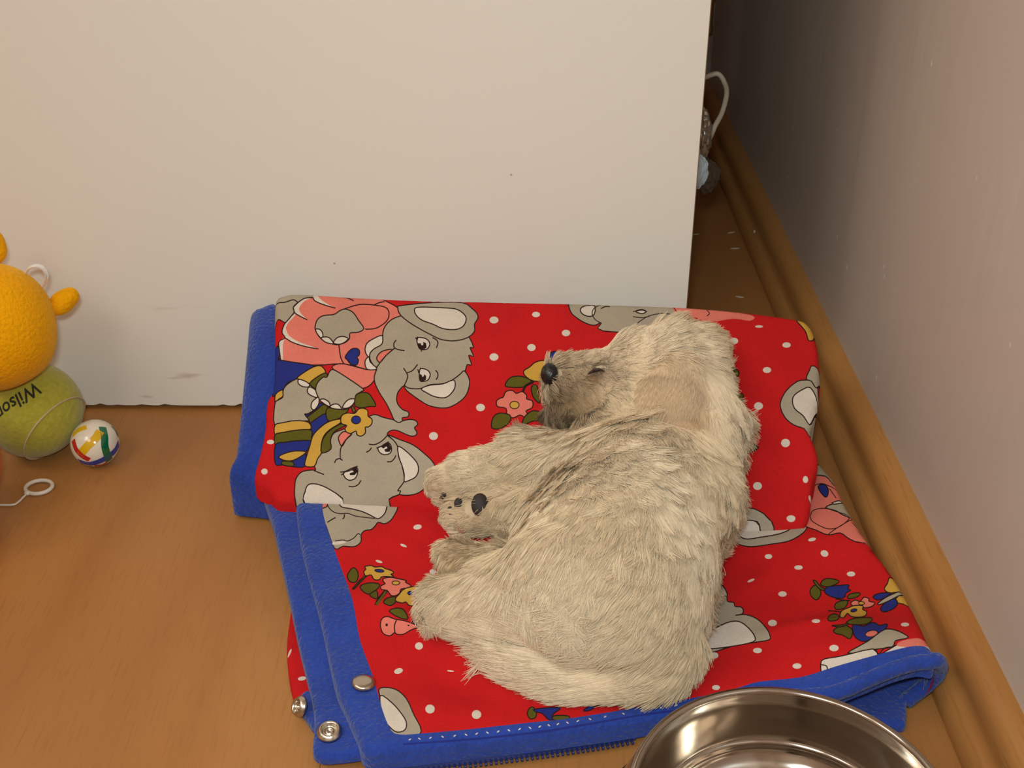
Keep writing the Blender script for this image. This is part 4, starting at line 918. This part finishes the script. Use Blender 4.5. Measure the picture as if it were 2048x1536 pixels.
allp = np.array([p for q in PR for p in q[:2]]); gmin = allp.min(0) - .06; gmax = allp.max(0) + .06; gmin[2] = max(gmin[2], .012)
VX = .0021
nx, ny, nz = [int(v) for v in np.ceil((gmax - gmin) / VX)]
gx = (gmin[0] + VX * np.arange(nx)).astype(np.float32)[:, None, None]; gy = (gmin[1] + VX * np.arange(ny)).astype(np.float32)[None, :, None]; gz = (gmin[2] + VX * np.arange(nz)).astype(np.float32)[None, None, :]
def cone_d(q, X, Y, Z):
    A, B, ra, rb = q[:4]; ab = B - A; L2 = max(ab @ ab, 1e-10)
    t = np.clip(((X - A[0]) * ab[0] + (Y - A[1]) * ab[1] + (Z - A[2]) * ab[2]) / L2, 0, 1)
    return np.sqrt((X - A[0] - t * ab[0]) ** 2 + (Y - A[1] - t * ab[1]) ** 2 + (Z - A[2] - t * ab[2]) ** 2) - (ra + t * (rb - ra))
def ear_d(X, Y, Z):
    c, u, v, w, r = EAR; x, y, z = X - c[0], Y - c[1], Z - c[2]
    a = (x * u[0] + y * u[1] + z * u[2]) / r[0]; b = (x * v[0] + y * v[1] + z * v[2]) / r[1]; d = (x * w[0] + y * w[1] + z * w[2] - .12 * (r[0] * a * a)) / r[2]
    k = np.sqrt(a * a + b * b + d * d); return (k - 1) * r[2] * np.clip(.6 + k * .4, 1, 2.5)
def smin(a, b, k):
    h = np.clip(.5 + .5 * (b - a) / k, 0, 1); return b + (a - b) * h - k * h * (1 - h)
def sdf(X, Y, Z):
    d = None
    for q in PR:
        e = cone_d(q, X, Y, Z); d = e if d is None else smin(d, e, q[7])
    d = smin(d, ear_d(X, Y, Z), .0025)
    return d
d = np.full((nx, ny, nz), 1.0, np.float32)
for q in PR:       # each piece only where it matters
    lo = np.minimum(q[0], q[1]) - max(q[2], q[3]) - .035; hi = np.maximum(q[0], q[1]) + max(q[2], q[3]) + .035
    i0 = np.maximum(((lo - gmin) / VX).astype(int), 0); i1 = np.minimum(((hi - gmin) / VX).astype(int) + 1, (nx, ny, nz))
    s = tuple(slice(a, b) for a, b in zip(i0, i1)); e = cone_d(q, gx[s[0]], gy[:, s[1]], gz[:, :, s[2]]).astype(np.float32)
    d[s] = np.where(d[s] > .9, np.minimum(d[s], e), smin(d[s], e, q[7]))
d = smin(d, ear_d(gx, gy, gz).astype(np.float32), .0025)
sup = support(gx[:, :, 0], gy[:, :, 0]).astype(np.float32)[:, :, None]
d = np.maximum(d, sup + .0012 - gz)
# ---- surface nets
ins = d < 0
cnt = sum(ins[i:nx - 1 + i, j:ny - 1 + j, k:nz - 1 + k].astype(np.int8) for i in (0, 1) for j in (0, 1) for k in (0, 1))
act = (cnt > 0) & (cnt < 8); ci = np.argwhere(act); idm = np.full(act.shape, -1, np.int32); idm[act] = np.arange(len(ci))
acc = np.zeros((len(ci), 3)); num = np.zeros(len(ci))
cor = [(i, j, k) for i in (0, 1) for j in (0, 1) for k in (0, 1)]
for a in range(8):
    for b in range(a + 1, 8):
        if sum(abs(p - q) for p, q in zip(cor[a], cor[b])) != 1: continue
        da = d[ci[:, 0] + cor[a][0], ci[:, 1] + cor[a][1], ci[:, 2] + cor[a][2]]; db = d[ci[:, 0] + cor[b][0], ci[:, 1] + cor[b][1], ci[:, 2] + cor[b][2]]
        m = (da < 0) != (db < 0); t = np.where(m, da / np.where(m, da - db, 1), 0)
        pt = np.array(cor[a]) + t[:, None] * (np.array(cor[b]) - np.array(cor[a])); acc[m] += pt[m]; num[m] += 1
Vd = gmin + VX * (ci + acc / num[:, None])
Q = []
for ax in range(3):
    sl0 = [slice(None)] * 3; sl1 = [slice(None)] * 3; sl0[ax] = slice(0, -1); sl1[ax] = slice(1, None)
    ch = ins[tuple(sl0)] != ins[tuple(sl1)]; e = np.argwhere(ch); o1, o2 = [(1, 2), (2, 0), (0, 1)][ax]
    ok = (e[:, o1] > 0) & (e[:, o2] > 0) & (e[:, o1] < act.shape[o1]) & (e[:, o2] < act.shape[o2]); e = e[ok]
    def cid(d1, d2):
        q = e.copy(); q[:, o1] += d1; q[:, o2] += d2; return idm[q[:, 0], q[:, 1], q[:, 2]]
    quad = np.stack([cid(-1, -1), cid(0, -1), cid(0, 0), cid(-1, 0)], 1); fl_ = ins[e[:, 0], e[:, 1], e[:, 2]]
    quad[~fl_] = quad[~fl_][:, ::-1]; Q.append(quad)
Q = np.concatenate(Q); Q = Q[(Q >= 0).all(1)]
me = bpy.data.meshes.new('puppy_body'); me.from_pydata(Vd.tolist(), [], Q.tolist()); me.update(); me.polygons.foreach_set('use_smooth', [True] * len(Q))
nrm = np.zeros(len(Vd) * 3); me.vertex_normals.foreach_get('vector', nrm); nrm = nrm.reshape(-1, 3)

# ---- fur colour patches (natural staining of the coat, and the dark of the ear fold)
FUR = np.array(srgb(234, 210, 177)); STAIN = []
def stain(P, r, rgb, w): STAIN.append((np.array(P), r, np.array(srgb(*rgb)), w))
nose_c = near(MZ, 1101, 747, .004); eye_c = near(SK, 1196, 738, 0)
# find the skin under a pixel: march the line of sight through the body
def skin(px, py, back=0.0):
    r = ray(px, py); t = np.arange(.35, 1.1, .0015); p = EYE + t[:, None] * r
    ii = np.round((p - gmin) / VX).astype(int); ok = ((ii >= 0) & (ii < (nx, ny, nz))).all(1)
    for j in np.nonzero(ok)[0]:
        if d[tuple(ii[j])] < 0: return p[j] - back * r / np.linalg.norm(r)
    return p[np.argmin(np.abs(p[:, 2] - support(p[:, 0], p[:, 1])))]
eye_c = skin(1196, 738); nose_c = skin(1112, 748)
stain(skin(1128, 812), .019, (88, 58, 40), .95); stain(skin(1122, 838), .014, (66, 44, 34), .92); stain(skin(1125, 780), .011, (112, 80, 56), .85); stain(skin(1165, 825), .012, (120, 88, 62), .7)
stain(eye_c, .0075, (70, 46, 36), .97); stain(skin(1180, 748), .006, (84, 56, 42), .9); stain(skin(1172, 752), .007, (138, 98, 63), .8); stain(skin(1225, 750), .006, (121, 84, 63), .5)
stain(skin(1130, 730), .010, (156, 123, 94), .6)
stain(skin(960, 1010), .013, (156, 114, 70), .75); stain(skin(900, 985), .012, (172, 133, 90), .6); stain(skin(1000, 1060), .018, (185, 151, 104), .6)
stain(skin(920, 1130), .018, (171, 132, 82), .75); stain(skin(1060, 960), .022, (189, 158, 112), .6); stain(skin(905, 1260), .014, (187, 153, 109), .5)
stain(skin(1340, 800), .020, (204, 174, 144), .6); stain(skin(1390, 830), .006, (138, 102, 70), .6); stain(skin(1150, 800), .016, (189, 160, 117), .5)  # second spot: dark of the ear fold, painted into the coat colour

k = NT('puppy_skin'); k.b.inputs['Base Color'].default_value = (*srgb(206, 182, 152), 1); k.b.inputs['Roughness'].default_value = .9
n_ = k.node('ShaderNodeTexNoise', i_Scale=120); k.link(k.node('ShaderNodeTexCoord').outputs['Object'], n_.inputs['Vector'])
mx = k.node('ShaderNodeMix', data_type='RGBA'); mx.inputs[6].default_value = (*srgb(186, 160, 128), 1); mx.inputs[7].default_value = (*srgb(206, 182, 150), 1); k.link(n_.outputs[0], mx.inputs[0]); k.link(mx.outputs[2], k.b.inputs['Base Color'])
M['skin'] = k.m
k = NT('puppy_fur'); at_ = k.node('ShaderNodeAttribute'); at_.attribute_name = 'fur_colour'; k.link(at_.outputs['Color'], k.b.inputs['Base Color'])
k.b.inputs['Roughness'].default_value = .55; k.b.inputs['Specular IOR Level'].default_value = .25
M['fur'] = k.m
dc = np.array([float(PR[1][0][0]), float(PR[1][0][1]), float(support(PR[1][0][0], PR[1][0][1]))])
dog = thing('puppy', 'cream white shaggy puppy asleep on its side on the red sleeping bag', 'dog', dc)
body = link('body', me, M['skin']); child(body, dog)

# ---- grow the fur
tri = np.concatenate([Q[:, [0, 1, 2]], Q[:, [0, 2, 3]]]); a, b, c = Vd[tri[:, 0]], Vd[tri[:, 1]], Vd[tri[:, 2]]
area = .5 * np.linalg.norm(np.cross(b - a, c - a), axis=1); fn = nrm[tri].mean(1)
low_ = a[:, 2] - support(a[:, 0], a[:, 1]) < .0025
view = EYE - a; view /= np.linalg.norm(view, axis=1)[:, None]
ew_ = np.abs(ear_d(a[:, 0], a[:, 1], a[:, 2])) < .002
wt = area * np.where(ew_, 2.2, 1) * np.where(low_ & (fn[:, 2] < .2), 0, 1) * np.where((fn * view).sum(1) < -.55, .25, 1)
NS = 150000
def roots(n):
    f = rng.choice(len(tri), n, p=wt / wt.sum()); u, v = rng.random(n), rng.random(n); m = u + v > 1; u[m], v[m] = 1 - u[m], 1 - v[m]
    P = a[f] + u[:, None] * (b[f] - a[f]) + v[:, None] * (c[f] - a[f]); w = 1 - u - v
    N = nrm[tri[f, 0]] * w[:, None] + nrm[tri[f, 1]] * u[:, None] + nrm[tri[f, 2]] * v[:, None]; N /= np.linalg.norm(N, axis=1)[:, None]
    return P, N
def fields(P):
    W = np.zeros((len(P), len(PR) + 1))
    for i, q in enumerate(PR): W[:, i] = np.exp(-np.maximum(cone_d(q, P[:, 0], P[:, 1], P[:, 2]) + .002, 0) / .005)
    W[:, -1] = np.exp(-np.maximum(ear_d(P[:, 0], P[:, 1], P[:, 2]), 0) / .0012) * 3.0 * (np.abs(ear_d(P[:, 0], P[:, 1], P[:, 2])) < .0025)
    W /= W.sum(1)[:, None] + 1e-9
    fl = np.array([q[4] / np.linalg.norm(q[4]) for q in PR] + [eu * np.array([1, 1, 1])]); ln = np.array([q[5] for q in PR] + [.0085]); lf = np.array([q[6] for q in PR] + [.16])
    sw = np.array([q[8] for q in PR] + [.1])
    return W @ fl, W @ ln, W @ lf, W @ sw
def strands(P, N, n, rand, seed):
    r = np.random.default_rng(seed); fl, ln, lf, sw_ = fields(P)
    # gentle swirls in the lie of the coat
    sw = np.stack([np.sin(70 * P[:, 1] + 45 * P[:, 0]) + .7 * np.sin(150 * P[:, 0] - 60 * P[:, 1]), np.cos(65 * P[:, 0] - 30 * P[:, 1]), 0 * P[:, 0]], 1) * .22
    fl = fl + (sw * 1.3 + r.normal(0, rand, fl.shape)) * (.25 + .75 * sw_)[:, None]
    T = fl - N * (fl * N).sum(1)[:, None]; T /= np.linalg.norm(T, axis=1)[:, None] + 1e-6
    L = ln * r.uniform(.65, 1.2, len(P)) * (1 - .62 * np.exp(-(np.linalg.norm(P - eye_c, axis=1) / .013) ** 2)); B = np.cross(N, T); curl = r.normal(0, .12 + 2.2 * rand ** 1.0 * .5, len(P)) * np.clip(sw_, .15, 1.3)
    out = np.zeros((len(P), n, 3)); out[:, 0] = P - N * .0002; p = out[:, 0].copy()
    for i in range(1, n):
        s = i / (n - 1); dr = N * (lf * (1.7 - 1.6 * s))[:, None] + T * (.55 + .6 * s) + B * (curl * s)[:, None] - np.array([0, 0, .18 * s])
        nd = (dr * N).sum(1); dr = dr + N * np.maximum(.09 - nd, 0)[:, None]
        dr /= np.linalg.norm(dr, axis=1)[:, None]; p = p + dr * (L / (n - 1))[:, None]; out[:, i] = p
    return out, L
KP = 6
Pr, Nr = roots(NS); keep = (np.linalg.norm(Pr - nose_c, axis=1) > .0034) & (np.linalg.norm(Pr - eye_c, axis=1) > .0022)
PADS_SLITS = [(960, 1010, .0060), (917, 1008, .0032), (926, 1053, .0036), (884, 960, .0022), (889, 985, .0024), (905, 1030, .0022)]  # fourth and fifth: shade in the toe slits, built as dark blobs
PC = [(skin(u, v), r) for u, v, r in PADS_SLITS]
for c_, r_ in PC: keep &= np.linalg.norm(Pr - c_, axis=1) > r_ * 1.35
Pr, Nr = Pr[keep], Nr[keep]; S_, L_ = strands(Pr, Nr, KP, .16, 1)
Cp, Cn = roots(3400); C_, _ = strands(Cp, Cn, KP, .34, 2)
kd = kdtree.KDTree(len(Cp))
for i, p in enumerate(Cp): kd.insert(p, i)
kd.balance(); ci_ = np.array([kd.find(p)[1] for p in Pr])
ear_w = (np.abs(ear_d(Pr[:, 0], Pr[:, 1], Pr[:, 2])) < .0025)
cf = np.clip(rng.normal(.62, .2, len(Pr)), 0, .92) * np.where(ear_w, .25, 1) * np.clip(.45 + .6 * fields(Pr)[3], .4, 1)
for i in range(1, KP):
    s = i / (KP - 1); off = C_[ci_, i] - C_[ci_, 0] + Cp[ci_]; wgt = (cf * s ** 1.4)[:, None]
    S_[:, i] = S_[:, i] * (1 - wgt) + off * wgt
# never below the cloth
fl2 = S_.reshape(-1, 3); hz = support(fl2[:, 0], fl2[:, 1]) + .0008; fl2[:, 2] = np.maximum(fl2[:, 2], hz); S_ = fl2.reshape(len(Pr), KP, 3)
colr = FUR[None] * rng.uniform(.86, 1.08, len(Pr))[:, None] * np.where(rng.random(len(Pr)) < .5, 1, .96)[:, None]
warm = (np.sin(38 * Pr[:, 0] + 51 * Pr[:, 1]) * .5 + .5)[:, None]; colr = colr * (1 - .10 * warm * np.array([.2, .45, 1.0]))
for P0, r, rgb, w in STAIN:
    q = w * np.exp(-(np.linalg.norm(Pr - P0, axis=1) / r) ** 2)[:, None] * rng.uniform(.6, 1.0, (len(Pr), 1)); colr = colr * (1 - q) + rgb * q
colr[ear_w] = colr[ear_w] * np.array([.94, .88, .82])
hc_ = bpy.data.hair_curves.new('coat'); hc_.add_curves([KP] * len(Pr))
hc_.attributes['position'].data.foreach_set('vector', (S_ - dc).astype(np.float32).ravel())
rad = np.tile(np.array([.00019, .00019, .00018, .00015, .00011, .00005]), (len(Pr), 1)) * rng.uniform(.8, 1.3, (len(Pr), 1))
ra_ = hc_.attributes.get('radius') or hc_.attributes.new('radius', 'FLOAT', 'POINT'); ra_.data.foreach_set('value', rad.astype(np.float32).ravel())
ca = hc_.attributes.new('fur_colour', 'FLOAT_COLOR', 'CURVE'); ca.data.foreach_set('color', np.concatenate([np.clip(colr, 0, 1), np.ones((len(Pr), 1))], 1).astype(np.float32).ravel())
hc_.materials.append(M['fur']); fo_ = bpy.data.objects.new('fur', hc_); COL.objects.link(fo_); fo_.parent = dog; fo_['kind'] = 'stuff'

# ---- nose, closed eye, pads, dark toe slits, claws
M['nose'] = mat('wet_black_nose', (.010, .009, .010), .28, bump=.35, scale=900); M['lid'] = mat('dark_eyelid', srgb(46, 26, 24), .5); M['pad'] = mat('dark_paw_pad_slit', srgb(44, 32, 30), .7, bump=.3, scale=600); M['pinkpad'] = mat('pinkish_paw_pad', srgb(170, 112, 96), .7, bump=.3, scale=600)
bm = bmesh.new(); bmesh.ops.create_icosphere(bm, subdivisions=4, radius=1)
tc2 = EYE - nose_c; tc2 /= np.linalg.norm(tc2); nl = np.array([-1, 0, 0]) + tc2 * .35; nl /= np.linalg.norm(nl); nb = np.cross(nl, tc2); nb /= np.linalg.norm(nb); nt_ = np.cross(nb, nl)
nc = near(nose_c, 1099, 747, .0012)
for v in bm.verts:
    q = np.array(v.co); dent = 0
    for s in (-1, 1):
        g = np.array([.78, s * .38, .28]); g /= np.linalg.norm(g); dent += .22 * math.exp(-(np.linalg.norm(q - g) / .24) ** 2)
    f_ = (1 - dent) * (1 - .12 * max(q[1], 0))
    v.co = Vector(nc - dc + f_ * (nl * q[0] * .0054 + nb * q[1] * .0074 + nt_ * q[2] * .0055))
from_bm('nose', bm, M['nose'], dog)
lid = [skin(px, py, .0042) - dc for px, py in ((1176, 748), (1184, 743), (1192, 740), (1200, 739), (1208, 742))]
V, F = tube(catmull(lid, 5), [.0003 + .0008 * math.sin(PI * i / 20) for i in range(21)], 8); o = pyd('closed_eye', V, F, M['lid'], dog); o['label'] = 'dark closed eye slit'
mo = [skin(px, py, .0006) - dc for px, py in ((1098, 845), (1112, 838), (1130, 834), (1150, 832))]
V, F = tube(catmull(mo, 4), .0010, 8); pyd('mouth', V, F, M['lid'], dog)
for i, (c_, r_) in enumerate(PC):
    bm = bmesh.new(); bmesh.ops.create_icosphere(bm, subdivisions=3, radius=1)
    v3 = EYE - c_; v3 /= np.linalg.norm(v3); v1 = np.cross([0, 0, 1], v3); v1 /= np.linalg.norm(v1); v2 = np.cross(v3, v1)
    for v in bm.verts: v.co = Vector(c_ - dc + v1 * v.co.x * r_ * .85 + v2 * v.co.y * r_ * 1.15 + v3 * (v.co.z * r_ * .6))
    from_bm('paw_pad_slit', bm, M['pinkpad'] if i == 2 else M['pad'], dog)
for (px, py) in ((868, 948), (866, 976), (881, 995), (897, 1016), (896, 1040), (902, 1098)):
    q = skin(px + 6, py, .0004); t_ = near(q, px - 3, py + 2, 0)
    V, F = tube([q - dc, (q + t_) / 2 - dc + np.array([0, 0, .0006]), t_ - dc], [.0010, .0008, .0002], 8); pyd('claw', V, F, M['pad'], dog)
